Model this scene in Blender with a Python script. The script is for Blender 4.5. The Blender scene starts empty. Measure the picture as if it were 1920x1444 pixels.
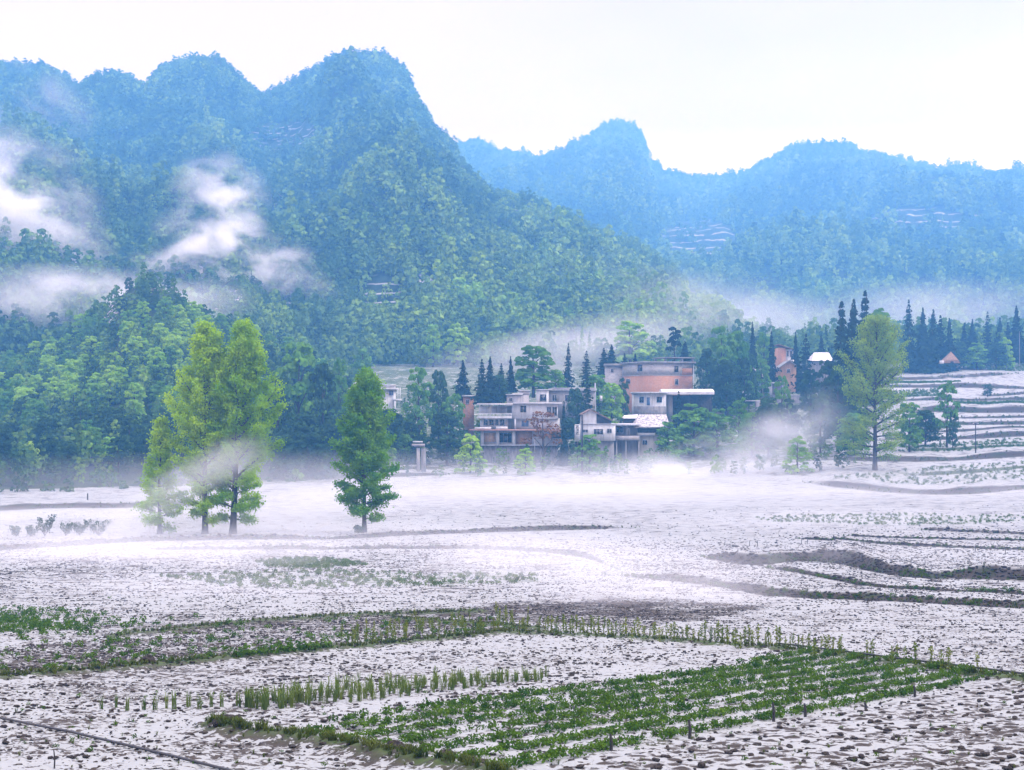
import bpy, math, random
import numpy as np
from mathutils import Vector, Matrix, Euler
R = math.radians
sc = bpy.context.scene
COL = sc.collection
random.seed(7)
rng = np.random.default_rng(11)

# ------------------------------------------------------------------ camera
F = 3000.0                      # focal length in photo pixels (1920 wide)
PITCH = math.atan(38 / F)
CAMZ = 15.0
cam_d = bpy.data.cameras.new('camera')
cam = bpy.data.objects.new('camera', cam_d); COL.objects.link(cam)
cam_d.sensor_width = 36.0; cam_d.lens = 36.0 * F / 1920
cam_d.clip_start = 0.5; cam_d.clip_end = 9000
cam.location = (0, 0, CAMZ); cam.rotation_euler = (R(90) + PITCH, 0, 0)
sc.camera = cam

# ------------------------------------------------------------------ overcast sky
SKY = 2.7
SUN_EL, SUN_AZ = 46.0, 105.0
w = bpy.data.worlds.new('World'); sc.world = w; w.use_nodes = True
nt = w.node_tree; nt.nodes.clear()
N = lambda t: nt.nodes.new(t)
L = nt.links.new
out = N('ShaderNodeOutputWorld')
sky = N('ShaderNodeTexSky'); sky.sky_type = 'NISHITA'; sky.sun_disc = False
sky.sun_elevation = R(SUN_EL); sky.sun_rotation = R(SUN_AZ)
b1 = N('ShaderNodeBackground'); b1.inputs['Strength'].default_value = 0.05
L(sky.outputs[0], b1.inputs['Color'])
tc = N('ShaderNodeTexCoord')
mp = N('ShaderNodeMapping'); mp.inputs['Scale'].default_value = (1, 1, 3.2)
L(tc.outputs['Generated'], mp.inputs['Vector'])
nz = N('ShaderNodeTexNoise'); nz.inputs['Scale'].default_value = 1.7; nz.inputs['Detail'].default_value = 6; nz.inputs['Roughness'].default_value = 0.5
L(mp.outputs[0], nz.inputs['Vector'])
cr = N('ShaderNodeValToRGB')
cr.color_ramp.elements[0].position = 0.36; cr.color_ramp.elements[0].color = (0.83, 0.665, 0.71, 1)
cr.color_ramp.elements[1].position = 0.64; cr.color_ramp.elements[1].color = (1.11, 0.895, 0.925, 1)
L(nz.outputs[0], cr.inputs[0])
b2 = N('ShaderNodeBackground'); b2.inputs['Strength'].default_value = SKY
# cloud deck: bright band low down, duller layer above it, bright again overhead
sx = N('ShaderNodeSeparateXYZ'); L(tc.outputs['Generated'], sx.inputs[0])
er = N('ShaderNodeValToRGB'); ee = er.color_ramp.elements
ee[0].position = 0.07; ee[0].color = (.95, .95, .95, 1); ee[1].position = 0.17; ee[1].color = (.335, .335, .335, 1)
for p_, c_ in ((0.27, (.295, .295, .30)), (0.42, (.62, .70, .73)), (0.8, (1.08, 1.30, 1.36))):
    q_ = ee.new(p_); q_.color = (*c_, 1)
L(sx.outputs[2], er.inputs[0])
ml = N('ShaderNodeMix'); ml.data_type = 'RGBA'; ml.blend_type = 'MULTIPLY'; ml.inputs[0].default_value = 1.0
L(cr.outputs[0], ml.inputs[6]); L(er.outputs[0], ml.inputs[7]); L(ml.outputs[2], b2.inputs['Color'])
ad = N('ShaderNodeMixShader'); ad.inputs[0].default_value = 0.9
L(b1.outputs[0], ad.inputs[1]); L(b2.outputs[0], ad.inputs[2]); L(ad.outputs[0], out.inputs['Surface'])

# ------------------------------------------------------------------ veiled sun
sd = bpy.data.lights.new('sun', 'SUN'); sd.energy = 2.2; sd.angle = R(10); sd.color = (1, 0.97, 0.92)
so = bpy.data.objects.new('sun', sd); COL.objects.link(so)
az = R(SUN_AZ); el = R(SUN_EL)
sv = Vector((math.sin(az) * math.cos(el), math.cos(az) * math.cos(el), math.sin(el)))
so.rotation_euler = sv.to_track_quat('Z', 'Y').to_euler(); so.location = (0, 0, 400)

vs = sc.view_settings
vs.view_transform = 'Standard'; vs.look = 'None'; vs.exposure = 0.38; vs.gamma = 1.0; vs.use_curve_mapping = False
cy = sc.cycles
cy.max_bounces = 6; cy.diffuse_bounces = 3; cy.glossy_bounces = 1; cy.transmission_bounces = 2
cy.transparent_max_bounces = 8; cy.volume_bounces = 3
cy.volume_max_steps = 256; cy.volume_step_rate = 1.0
cy.use_denoising = True
try:
    cy.denoiser = 'OPENIMAGEDENOISE'
except Exception:
    pass
cy.caustics_reflective = False; cy.caustics_refractive = False

# ------------------------------------------------------------------ projection helpers
CA, SA = math.cos(PITCH), math.sin(PITCH)
def W(px, py, d):
    """world point at depth d (metres north of the camera) seen at photo pixel px, py"""
    a = px - 960.0; b = 722.0 - py
    Y = -SA * b + CA * F; Z = CA * b + SA * F
    return np.array([a * d / Y, d + 0 * a, CAMZ + Z * d / Y])
def PX(x, y):
    return 960.0 + x / y * F * 1.00008
def PY(y, z):
    Z = z - CAMZ
    fw = y * CA + Z * SA; up = -y * SA + Z * CA
    return 722.0 - F * up / fw
def zat(py, d):
    return float(W(960, py, d)[2])

# ------------------------------------------------------------------ numpy noise
_p = np.random.default_rng(5).permutation(512)
_perm = np.concatenate([_p, _p]).astype(np.int64)
_ang = np.random.default_rng(6).random(512) * 2 * np.pi
_gx, _gy = np.cos(_ang), np.sin(_ang)
def pnoise(x, y):
    x = np.asarray(x, float); y = np.asarray(y, float)
    xi = np.floor(x).astype(np.int64); yi = np.floor(y).astype(np.int64)
    xf = x - xi; yf = y - yi
    u = xf * xf * xf * (xf * (xf * 6 - 15) + 10); v = yf * yf * yf * (yf * (yf * 6 - 15) + 10)
    def g(ix, iy, fx, fy):
        h = _perm[(_perm[ix & 511] + iy) & 511]
        return _gx[h] * fx + _gy[h] * fy
    a = g(xi, yi, xf, yf); b = g(xi + 1, yi, xf - 1, yf)
    c = g(xi, yi + 1, xf, yf - 1); d = g(xi + 1, yi + 1, xf - 1, yf - 1)
    return ((a + u * (b - a)) * (1 - v) + (c + u * (d - c)) * v) * 1.4
def fbm(x, y, o=4, r=0.5):
    s = 0; a = 1; f = 1; t = 0
    for k in range(o):
        s = s + a * pnoise(np.asarray(x) * f + 17.3 * k, np.asarray(y) * f - 9.1 * k); t += a; a *= r; f *= 2.03
    return s / t
def ridged(x, y, o=4):
    s = 0; a = 1; f = 1; t = 0
    for k in range(o):
        s = s + a * (1 - 2 * np.abs(pnoise(np.asarray(x) * f + 31.7 * k, np.asarray(y) * f + 4.2 * k))); t += a; a *= 0.5; f *= 2.1
    return s / t
def sst(a, b, x):
    t = np.clip((np.asarray(x, float) - a) / (b - a), 0, 1)
    return t * t * (3 - 2 * t)
def in_poly(px, py, poly):
    n = len(poly); ins = np.zeros(np.shape(px), bool)
    for i in range(n):
        x1, y1 = poly[i]; x2, y2 = poly[(i + 1) % n]
        if y1 == y2: continue
        c = ((y1 > py) != (y2 > py)) & (px < (x2 - x1) * (py - y1) / (y2 - y1) + x1)
        ins ^= c
    return ins
def poly_dist(px, py, poly, closed=True, ys=3.0):
    """distance in photo pixels, vertical stretched by ys"""
    best = np.full(np.shape(px), 1e9)
    n = len(poly)
    for i in range(n if closed else n - 1):
        x1, y1 = poly[i]; x2, y2 = poly[(i + 1) % n]
        dx, dy = x2 - x1, (y2 - y1) * ys
        qx, qy = px - x1, (py - y1) * ys
        t = np.clip((qx * dx + qy * dy) / (dx * dx + dy * dy + 1e-9), 0, 1)
        best = np.minimum(best, np.hypot(qx - t * dx, qy - t * dy))
    return best
def soft_poly(px, py, poly, soft=12, ys=3.0):
    d = poly_dist(px, py, poly, True, ys)
    d = np.where(in_poly(px, py, poly), d, -d)
    return sst(-soft, soft, d)

# ------------------------------------------------------------------ mesh / object helpers
def mesh_np(name, co, faces, smooth=False):
    me = bpy.data.meshes.new(name)
    co = np.asarray(co, np.float32); n = len(co)
    me.vertices.add(n); me.vertices.foreach_set('co', co.ravel())
    f = np.asarray(faces, np.int32); m, k = f.shape
    me.loops.add(m * k); me.loops.foreach_set('vertex_index', f.ravel())
    me.polygons.add(m); me.polygons.foreach_set('loop_start', np.arange(0, m * k, k, dtype=np.int32))
    me.polygons.foreach_set('loop_total', np.full(m, k, np.int32))
    if smooth: me.polygons.foreach_set('use_smooth', np.ones(m, bool))
    me.update(calc_edges=True)
    return me
def fattr(me, name, vals):
    a = me.attributes.new(name, 'FLOAT', 'POINT'); a.data.foreach_set('value', np.asarray(vals, np.float32).ravel())
def grid_faces(nr, nc):
    i = np.arange(nr - 1)[:, None] * nc + np.arange(nc - 1)[None]
    return np.stack([i, i + 1, i + nc + 1, i + nc], -1).reshape(-1, 4)
def tag(o, label=None, cat=None, group=None, kind=None):
    if label: o['label'] = label
    if cat: o['category'] = cat
    if group: o['group'] = group
    if kind: o['kind'] = kind
    return o
def link(name, me, parent=None, mat=None, loc=None):
    o = bpy.data.objects.new(name, me); COL.objects.link(o)
    if mat is not None and me is not None and not me.materials: me.materials.append(mat)
    if parent is not None: o.parent = parent
    if loc is not None: o.location = loc
    return o
def thing(name, label, cat, loc=(0, 0, 0), rz=0.0, group=None, s=1.0):
    o = bpy.data.objects.new(name, None); COL.objects.link(o)
    o.empty_display_size = 0.3
    o.location = loc; o.rotation_euler = (0, 0, rz); o.scale = (s, s, s)
    return tag(o, label, cat, group)

# ------------------------------------------------------------------ material helpers
class NT:
    def __init__(s, name):
        s.m = bpy.data.materials.new(name); s.m.use_nodes = True
        s.t = s.m.node_tree; s.t.nodes.clear()
        s.out = s.n('ShaderNodeOutputMaterial')
    def n(s, t, **k):
        x = s.t.nodes.new(t)
        for a, b in k.items(): setattr(x, a, b)
        return x
    def l(s, a, b): s.t.links.new(a, b)
    def v(s, x, sock):
        if hasattr(x, 'is_output') or isinstance(x, bpy.types.NodeSocket): s.l(x, sock)
        else: sock.default_value = x
    def math(s, op, a, b=0.0, c=0.0, clamp=False):
        x = s.n('ShaderNodeMath', operation=op, use_clamp=clamp)
        s.v(a, x.inputs[0]); s.v(b, x.inputs[1])
        if len(x.inputs) > 2: s.v(c, x.inputs[2])
        return x.outputs[0]
    def noise(s, vec, scale, detail=3, rough=0.55, dist=0.0):
        x = s.n('ShaderNodeTexNoise'); x.inputs['Scale'].default_value = scale; x.inputs['Detail'].default_value = detail
        x.inputs['Roughness'].default_value = rough; x.inputs['Distortion'].default_value = dist
        if vec is not None: s.l(vec, x.inputs['Vector'])
        return x.outputs[0]
    def ramp(s, fac, stops):
        x = s.n('ShaderNodeValToRGB'); e = x.color_ramp.elements
        while len(e) < len(stops): e.new(0.5)
        for i, (p, c) in enumerate(stops): e[i].position = p; e[i].color = (*c, 1) if len(c) == 3 else c
        s.l(fac, x.inputs[0]); return x.outputs[0]
    def mix(s, fac, a, b, mode='MIX'):
        x = s.n('ShaderNodeMix', data_type='RGBA', blend_type=mode)
        s.v(fac, x.inputs['Factor'])
        for q, sk in ((a, x.inputs[6]), (b, x.inputs[7])):
            if isinstance(q, tuple): sk.default_value = (*q, 1) if len(q) == 3 else q
            else: s.l(q, sk)
        return x.outputs[2]
    def mixf(s, fac, a, b):
        x = s.n('ShaderNodeMix'); s.v(fac, x.inputs[0]); s.v(a, x.inputs[2]); s.v(b, x.inputs[3]); return x.outputs[0]
    def rng(s, x, a, b, c=0.0, d=1.0, smooth=True):
        q = s.n('ShaderNodeMapRange', interpolation_type='SMOOTHSTEP' if smooth else 'LINEAR')
        s.v(x, q.inputs['Value']); q.inputs['From Min'].default_value = a; q.inputs['From Max'].default_value = b
        q.inputs['To Min'].default_value = c; q.inputs['To Max'].default_value = d
        return q.outputs[0]
    def attr(s, name, typ='GEOMETRY'):
        x = s.n('ShaderNodeAttribute', attribute_name=name, attribute_type=typ); return x.outputs['Fac']
    def pos(s): return s.n('ShaderNodeNewGeometry').outputs['Position']
    def obj(s): return s.n('ShaderNodeTexCoord').outputs['Object']
    def scale(s, vec, sc3):
        x = s.n('ShaderNodeMapping'); x.inputs['Scale'].default_value = sc3; s.l(vec, x.inputs['Vector']); return x.outputs[0]
    def bump(s, h, strength=0.5, dist=0.05):
        x = s.n('ShaderNodeBump'); x.inputs['Strength'].default_value = strength; x.inputs['Distance'].default_value = dist
        s.l(h, x.inputs['Height']); return x.outputs[0]
    def principled(s, col, rough=0.9, spec=0.2, normal=None, metallic=0.0):
        x = s.n('ShaderNodeBsdfPrincipled')
        if isinstance(col, tuple): x.inputs['Base Color'].default_value = (*col, 1)
        else: s.l(col, x.inputs['Base Color'])
        s.v(rough, x.inputs['Roughness']); x.inputs['Specular IOR Level'].default_value = spec; x.inputs['Metallic'].default_value = metallic
        if normal is not None: s.l(normal, x.inputs['Normal'])
        s.l(x.outputs[0], s.out.inputs['Surface']); return x
def leaf_mat(name, dark, light, trans=0.35, tint=None, varscale=0.35):
    """foliage: two tones varied by clump noise and by object"""
    s = NT(name)
    pos = s.pos()
    n1 = s.noise(pos, varscale, 2); n2 = s.noise(pos, varscale * 6, 1)
    f = s.math('ADD', s.math('MULTIPLY', n1, 1.5), s.math('MULTIPLY', n2, 0.7)); f = s.math('SUBTRACT', f, 0.62)
    rnd = s.n('ShaderNodeObjectInfo').outputs['Random']
    f = s.math('ADD', f, s.math('MULTIPLY', s.math('SUBTRACT', rnd, 0.5), 0.5), clamp=True)
    c = s.mix(f, dark, light)
    if tint:
        a = s.attr('tint', 'INSTANCER')
        c = s.mix(a, c, s.mix(f, tint[0], tint[1]))
    d = s.n('ShaderNodeBsdfDiffuse'); t = s.n('ShaderNodeBsdfTranslucent'); mx = s.n('ShaderNodeMixShader')
    s.l(c, d.inputs[0])
    hs = s.n('ShaderNodeHueSaturation'); hs.inputs['Value'].default_value = 1.25; s.l(c, hs.inputs['Color']); s.l(hs.outputs[0], t.inputs[0])
    mx.inputs[0].default_value = trans
    s.l(d.outputs[0], mx.inputs[1]); s.l(t.outputs[0], mx.inputs[2]); s.l(mx.outputs[0], s.out.inputs['Surface'])
    return s.m
def simple_mat(name, c1, c2, scale=2.0, rough=0.85, spec=0.2, bump=0.0, stretch=(1, 1, 1), detail=4):
    s = NT(name); o = s.scale(s.obj(), stretch); n = s.noise(o, scale, detail)
    c = s.mix(s.rng(n, 0.35, 0.65), c1, c2)
    s.principled(c, rough, spec, s.bump(n, bump, 0.03) if bump else None)
    return s.m
# ================================================================== GROUND
TD = {
 'c': [(5, 10.2), (26, 9.07), (40, 7.93), (58, 6.5), (85, 4.5), (125, 2.5), (180, .35), (220, 1.0), (262, 2.4), (290, 4.4), (350, 13.2), (400, 18.3), (460, 25.7), (560, 32), (800, 42), (3200, 62)],
 'r': [(5, 10.2), (26, 9.07), (40, 7.93), (58, 6.5), (85, 4.5), (125, 2.6), (180, 1.2), (250, 2.3), (285, 6.0), (320, 9.1), (345, 13.5), (400, 20), (440, 24), (520, 31), (600, 36), (800, 45), (3200, 62)],
 'l': [(5, 10.2), (26, 9.07), (40, 7.93), (58, 6.5), (85, 4.5), (125, 2.5), (180, .35), (220, .8), (245, 1.9), (262, 2.3), (290, 3.5), (400, 8), (800, 30), (3200, 62)]}
_ds = np.concatenate([np.arange(5, 700, 1.0), np.arange(700, 3200, 10.0)])
PROF = {}
for k_, t_ in TD.items():
    a_ = np.array(t_); z_ = np.interp(_ds, a_[:, 0], a_[:, 1])
    kern = np.hanning(23); kern /= kern.sum()
    zp = np.pad(z_, 11, mode='edge'); PROF[k_] = np.convolve(zp, kern, 'valid')
    PROF[k_][:12] = z_[:12]
def z_base(x, y):
    u = np.asarray(x) / np.maximum(y, 1) * F
    wl = sst(-250, -750, u) if False else 1 - sst(-800, -250, u)
    wr = sst(250, 750, u)
    zl = np.interp(y, _ds, PROF['l']); zr = np.interp(y, _ds, PROF['r']); zc = np.interp(y, _ds, PROF['c'])
    z = zc + (zl - zc) * wl + (zr - zc) * wr
    a = sst(30, 120, y)
    return z + 0.35 * a * fbm(np.asarray(x) / 45.0, np.asarray(y) / 45.0, 3)
# terrace banks: foot polyline in the photo, height, face width, run back, taper
BANKS = [
 ([(1312, 1044), (1345, 1052), (1400, 1060), (1460, 1059), (1520, 1053), (1580, 1058), (1635, 1073), (1710, 1084), (1800, 1086), (1910, 1089), (2200, 1096)], .95, .9, 14, 40),
 ([(1130, 1078), (1260, 1090), (1360, 1102), (1420, 1116), (1510, 1122), (1710, 1130), (1920, 1142), (2200, 1150)], .48, .7, 12, 160),
 ([(1430, 1064), (1510, 1077), (1600, 1096), (1660, 1104), (1770, 1114), (1900, 1117), (2200, 1122)], .25, .5, 8, 60),
 ([(250, 1031), (400, 1031), (560, 1031), (750, 1029), (900, 1029), (1040, 1037), (1110, 1048), (1165, 1075)], .38, .7, 12, 90),
 ([(-300, 1040), (0, 1032), (100, 1026), (250, 1016), (330, 1014), (450, 1012), (600, 1012), (690, 1009), (760, 1004), (960, 997), (1200, 990)], .55, 1.0, 7, 120),
 ([(1580, 1006), (1700, 1010), (1900, 1014), (2200, 1020)], .26, .6, 10, 40),
 ([(1718, 994), (1800, 998), (1920, 1003), (2200, 1012)], .38, .6, 10, 30),
 ([(1490, 1010), (1600, 1017), (1700, 1024), (1920, 1032), (2200, 1040)], .2, .6, 8, 40),
 ([(1500, 905), (1560, 913), (1650, 923), (1750, 928), (1830, 927), (1920, 917), (2200, 900)], 1.0, 1.4, 18, 90),
 ([(1560, 862), (1640, 866), (1690, 866), (1750, 866), (1830, 862), (1920, 856), (2200, 840)], .9, 1.3, 18, 60),
 ([(1640, 826), (1720, 826), (1780, 825), (1850, 822), (1920, 818), (2200, 810)], .9, 1.5, 14, 50),
 ([(1720, 797), (1800, 797), (1920, 797), (2200, 797)], .6, 1.2, 10, 40),
 ([(1700, 772), (1790, 773), (1840, 775), (1920, 774), (2200, 774)], 1.5, 1.6, 22, 60),
 ([(1640, 727), (1700, 727), (1800, 727), (1850, 728), (1920, 730), (2200, 735)], 1.0, 1.5, 16, 50),
 ([(1640, 713), (1700, 713), (1760, 711), (1850, 706), (1920, 700)], 1.1, 2.0, 14, 60),
 ([(1640, 697), (1760, 696), (1880, 690), (2100, 680)], .9, 2.0, 14, 60),
 ([(1700, 893), (1780, 890), (1860, 884), (1940, 876), (2200, 860)], .35, .9, 10, 60),
 ([(1690, 846), (1760, 846), (1850, 842), (1960, 838), (2200, 830)], .45, .9, 10, 60),
 ([(1740, 812), (1800, 811), (1880, 808), (2200, 802)], .45, .9, 8, 40),
 ([(1780, 786), (1840, 786), (1930, 785), (2200, 784)], .5, .9, 8, 40),
 ([(1680, 752), (1760, 751), (1830, 752), (1930, 750), (2200, 748)], .6, 1.2, 10, 40),
 ([(1820, 742), (1870, 744), (1930, 738), (2200, 730)], .5, 1.0, 8, 40),
 ([(1660, 684), (1760, 683), (1880, 676), (2100, 668)], .6, 1.6, 12, 60),
 ([(480, 902), (520, 899), (700, 896), (860, 890)], .5, 1.2, 12, 60),
 ([(480, 889), (560, 888), (700, 884), (860, 879)], .5, 1.2, 12, 60),
 ([(-200, 962), (0, 958), (100, 953), (220, 953), (300, 950), (420, 948)], .8, 1.5, 14, 80),
]
_tpx = np.arange(-420, 2331, 10.0); _tpy = np.arange(560, 1700, 1.0)
def _depth_table():
    d = np.concatenate([np.arange(12, 120, .25), np.arange(120, 300, .5), np.arange(300, 640, 1.0)])
    T = np.zeros((len(_tpx), len(_tpy)))
    for i, a in enumerate(_tpx):
        p = np.minimum.accumulate(PY(d, z_base((a - 960) / F * d, d)))
        T[i] = np.interp(-_tpy, -p, d)
    return T
_TAB = _depth_table()
def depth_at(px, py):
    """depth where the smooth ground is seen at a photo pixel"""
    a = np.clip((np.asarray(px, float) - _tpx[0]) / 10, 0, len(_tpx) - 1.001); b = np.clip(np.asarray(py, float) - _tpy[0], 0, len(_tpy) - 1.001)
    i = a.astype(int); j = b.astype(int); u = a - i; v = b - j
    return _TAB[i, j] * (1 - u) * (1 - v) + _TAB[i + 1, j] * u * (1 - v) + _TAB[i, j + 1] * (1 - u) * v + _TAB[i + 1, j + 1] * u * v
_BK = []
for pl, h, wd, run, tp in BANKS:
    xs = np.array([q[0] for q in pl], float)
    xx = np.arange(xs[0], xs[-1] + 1, 15.0); yy = np.interp(xx, xs, [q[1] for q in pl])
    kk = np.hanning(7); kk /= kk.sum()
    yy = np.convolve(np.pad(yy, 3, mode='edge'), kk, 'valid')
    dd = depth_at(xx, yy)
    sl_ = np.gradient(dd) / (15.0 * dd / F); nn_ = np.sqrt(1 + np.clip(sl_, -3, 3) ** 2)
    _BK.append((xx, dd, h, wd, run, tp, nn_))
def banks(x, y):
    u = 960 + np.asarray(x) / np.maximum(y, 1) * F
    dz = np.zeros(np.shape(u)); face = np.zeros(np.shape(u))
    for xx, dd, h, wd, run, tp, nn_ in _BK:
        df = np.interp(u, xx, dd)
        wd = wd * 1.9
        wob = 0.10 * wd * fbm(np.asarray(x) / 2.2, np.asarray(y) / 2.2, 3)
        h = h * .88 * np.clip(.85 + .9 * fbm(u / 110.0 + h * 7, np.full(np.shape(u), h * 13.0), 2), .25, 1.5)
        e = sst(xx[0], xx[0] + tp, u) * (1 - sst(xx[-1] - tp, xx[-1], u) if xx[-1] < 2000 else 1.0)
        s = (y - df) / np.interp(u, xx, nn_) + wob
        dz = dz + h * e * sst(0, wd, s) * (1 - sst(wd, run, s))
        face = np.maximum(face, np.minimum(1, e * 1.4) * sst(-.12 * wd, .08 * wd, s) * (1 - sst(wd * .72, wd * .95, s)))
    return dz, face
# low grassy ridges between the near plots (photo polylines): height m, half width px
RIDGES = [([(395, 1368), (470, 1380), (600, 1398), (720, 1424), (860, 1446), (960, 1470)], .16, 30),
          ([(-200, 1290), (0, 1274), (270, 1252), (550, 1226), (760, 1207), (935, 1189)], .10, 22),
          ([(210, 1195), (480, 1166), (680, 1154), (900, 1148)], .08, 18),
          ([(940, 1188), (1100, 1195), (1280, 1205), (1470, 1220), (1700, 1250), (1870, 1272), (2100, 1300)], .10, 22),
          ([(740, 1160), (900, 1172), (1010, 1180)], .07, 16)]
P_GREEN = [(500, 1376), (760, 1332), (1000, 1302), (1290, 1262), (1440, 1236), (1520, 1226), (1600, 1232), (1870, 1270), (1700, 1306), (1500, 1346), (1300, 1386), (1100, 1422), (960, 1446), (860, 1440), (760, 1424), (640, 1402)]
P_LEFT = [(-100, 1222), (0, 1214), (210, 1196), (480, 1167), (680, 1156), (880, 1152), (1000, 1180), (930, 1190), (550, 1227), (270, 1253), (0, 1275), (-100, 1285)]
P_SOIL = [(780, 1148), (980, 1130), (1220, 1125), (1430, 1138), (1330, 1160), (1180, 1178), (1010, 1172), (900, 1162)]
P_RIGHT = [(960, 1460), (1130, 1425), (1500, 1352), (1870, 1278), (2100, 1240), (2300, 1600), (900, 1600)]
P_FIELDS_GREEN = [[(300, 1082), (560, 1070), (760, 1076), (1010, 1078), (1010, 1092), (820, 1100), (560, 1106), (400, 1100)],
                  [(480, 1054), (560, 1047), (640, 1050), (690, 1060), (600, 1068), (500, 1064)],
                  [(1395, 972), (1500, 966), (1700, 964), (1930, 968), (1930, 978), (1780, 986), (1600, 984), (1450, 980)],
                  [(1560, 905), (1620, 893), (1720, 880), (1930, 868), (2000, 868), (2000, 905), (1820, 908), (1700, 912)],
                  [(1660, 850), (1750, 832), (1930, 822), (1930, 842), (1800, 850)],
                  [(1660, 735), (1760, 730), (1760, 745), (1660, 748)], [(1790, 757), (1930, 757), (1930, 765), (1790, 765)],
                  [(1660, 716), (1800, 716), (1800, 722), (1660, 724)], [(1690, 796), (1800, 796), (1800, 806), (1690, 810)], [(1780, 672), (1930, 664), (1930, 672), (1780, 680)], [(1840, 690), (1930, 684), (1930, 696), (1860, 698)]]
def micro(x, y):
    """ploughed clods, metres"""
    a = 0.05 * (1 - sst(40, 120, y)) + 0.015
    return a * (fbm(x / .34, y / .34, 3) + .8 * fbm(x / 1.3, y / 1.3, 2))
def ridge_fields(px, py):
    dz = np.zeros(np.shape(px)); g = np.zeros(np.shape(px))
    for pl, h, hw in RIDGES:
        lo = min(q[1] for q in pl) - 40; hi = max(q[1] for q in pl) + 40
        m = (py > lo) & (py < hi)
        if not m.any(): continue
        d = poly_dist(px[m], py[m], pl, False, 4.0)
        k = np.exp(-(d / hw) ** 2)
        dz[m] = np.maximum(dz[m], h * k); g[m] = np.maximum(g[m], k)
    return dz, g
def ground_z(x, y, rough=False):
    x = np.atleast_1d(np.asarray(x, float)); y = np.atleast_1d(np.asarray(y, float))
    z0 = z_base(x, y); dz, fc = banks(x, y)
    rz, g = ridge_fields(PX(x, y), PY(y, z0))
    return z0 + dz + rz
def gpts(q):
    q = np.asarray(q, float); d = depth_at(q[:, 0], q[:, 1]); x = (q[:, 0] - 960) / F * d
    return np.stack([x, d, ground_z(x, d)], -1)
def gpt(px, py): return gpts([(px, py)])[0]
def gat(px, d):
    x = (px - 960) / F * d
    return np.array([x, d, float(ground_z(x, d)[0])])

def build_ground():
    # rows placed so that they look evenly spaced from the valley edge
    d = np.concatenate([np.arange(12, 420, .02)])
    p = PY(d, np.interp(d, _ds, PROF['r']))
    cum = np.concatenate([[0], np.cumsum(np.abs(np.diff(p)) + np.diff(d) * .35)])
    n1 = 1700
    rows = np.interp(np.linspace(0, cum[-1], n1), cum, d)
    rows = np.concatenate([[4, 8], rows, np.linspace(423, 640, 90), np.geomspace(650, 3200, 40)])
    t = np.linspace(-1, 1, 661)
    s = 0.72 * t + 0.28 * t ** 5
    Y, S = np.meshgrid(rows, s, indexing='ij')
    X = S * (0.46 * Y + 16)
    z0 = z_base(X, Y); dz, face = banks(X, Y)
    px = PX(X, Y); py = PY(Y, z0)
    rz, rg = ridge_fields(px, py)
    vis = (Y < 300)
    Z = z0 + dz + rz + micro(X, Y) * (1 + .8 * rg)
    green = np.zeros_like(X); snow = np.full_like(X, .80)
    nz_ = fbm(X / 22, Y / 22, 3); nz2 = fbm(X / 6, Y / 9, 3)
    snow += .14 * nz_ + .08 * nz2
    snow += .04 * sst(70, 150, Y)
    m = soft_poly(px, py, P_LEFT, 14); snow -= .14 * m
    m = soft_poly(px, py, P_SOIL, 24); snow -= .20 * m
    m = soft_poly(px, py, P_RIGHT, 14); m_dots = m; snow += .02 * m
    m = soft_poly(px, py, P_GREEN, 12); green = np.maximum(green, .16 * m)
    m = soft_poly(px, py, [(-100, 1330), (180, 1345), (420, 1372), (640, 1410), (860, 1460), (400, 1600), (-300, 1600)], 16); snow -= .06 * m
    for P in P_FIELDS_GREEN:
        green = np.maximum(green, (.8 if P[0][1] > 960 else .75) * soft_poly(px, py, P, 16, 5.0))
    green = np.maximum(green, .75 * rg ** 2); snow -= .40 * rg ** 2
    bank = face
    dots = m_dots
    snow = np.where(Y > 400, np.clip(snow - .25 * sst(460, 560, Y), 0, 1), snow)
    hill = 1 - sst(-330, -230, px - 960 + 0 * X) if False else np.zeros_like(X)
    # rough grass and scrub on the village slope
    vill = sst(268, 292, Y) * (1 - sst(640, 720, px - 0)) * 0
    vg = sst(272, 300, Y) * sst(560, 700, px) * (1 - sst(1500, 1620, px))
    green = np.maximum(green, .75 * vg); snow -= (.30 + .3 * nz2) * vg
    vl = sst(250, 275, Y) * (1 - sst(560, 700, px)); green = np.maximum(green, .9 * vl); snow -= .5 * vl
    back = sst(470, 540, Y); green = np.maximum(green, .7 * back)
    me = mesh_np('ground', np.stack([X, Y, Z], -1).reshape(-1, 3), grid_faces(*X.shape), True)
    fattr(me, 'snow', np.clip(snow, 0, 1)); fattr(me, 'green', green); fattr(me, 'bank', bank); fattr(me, 'dots', dots)
    return me
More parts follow.
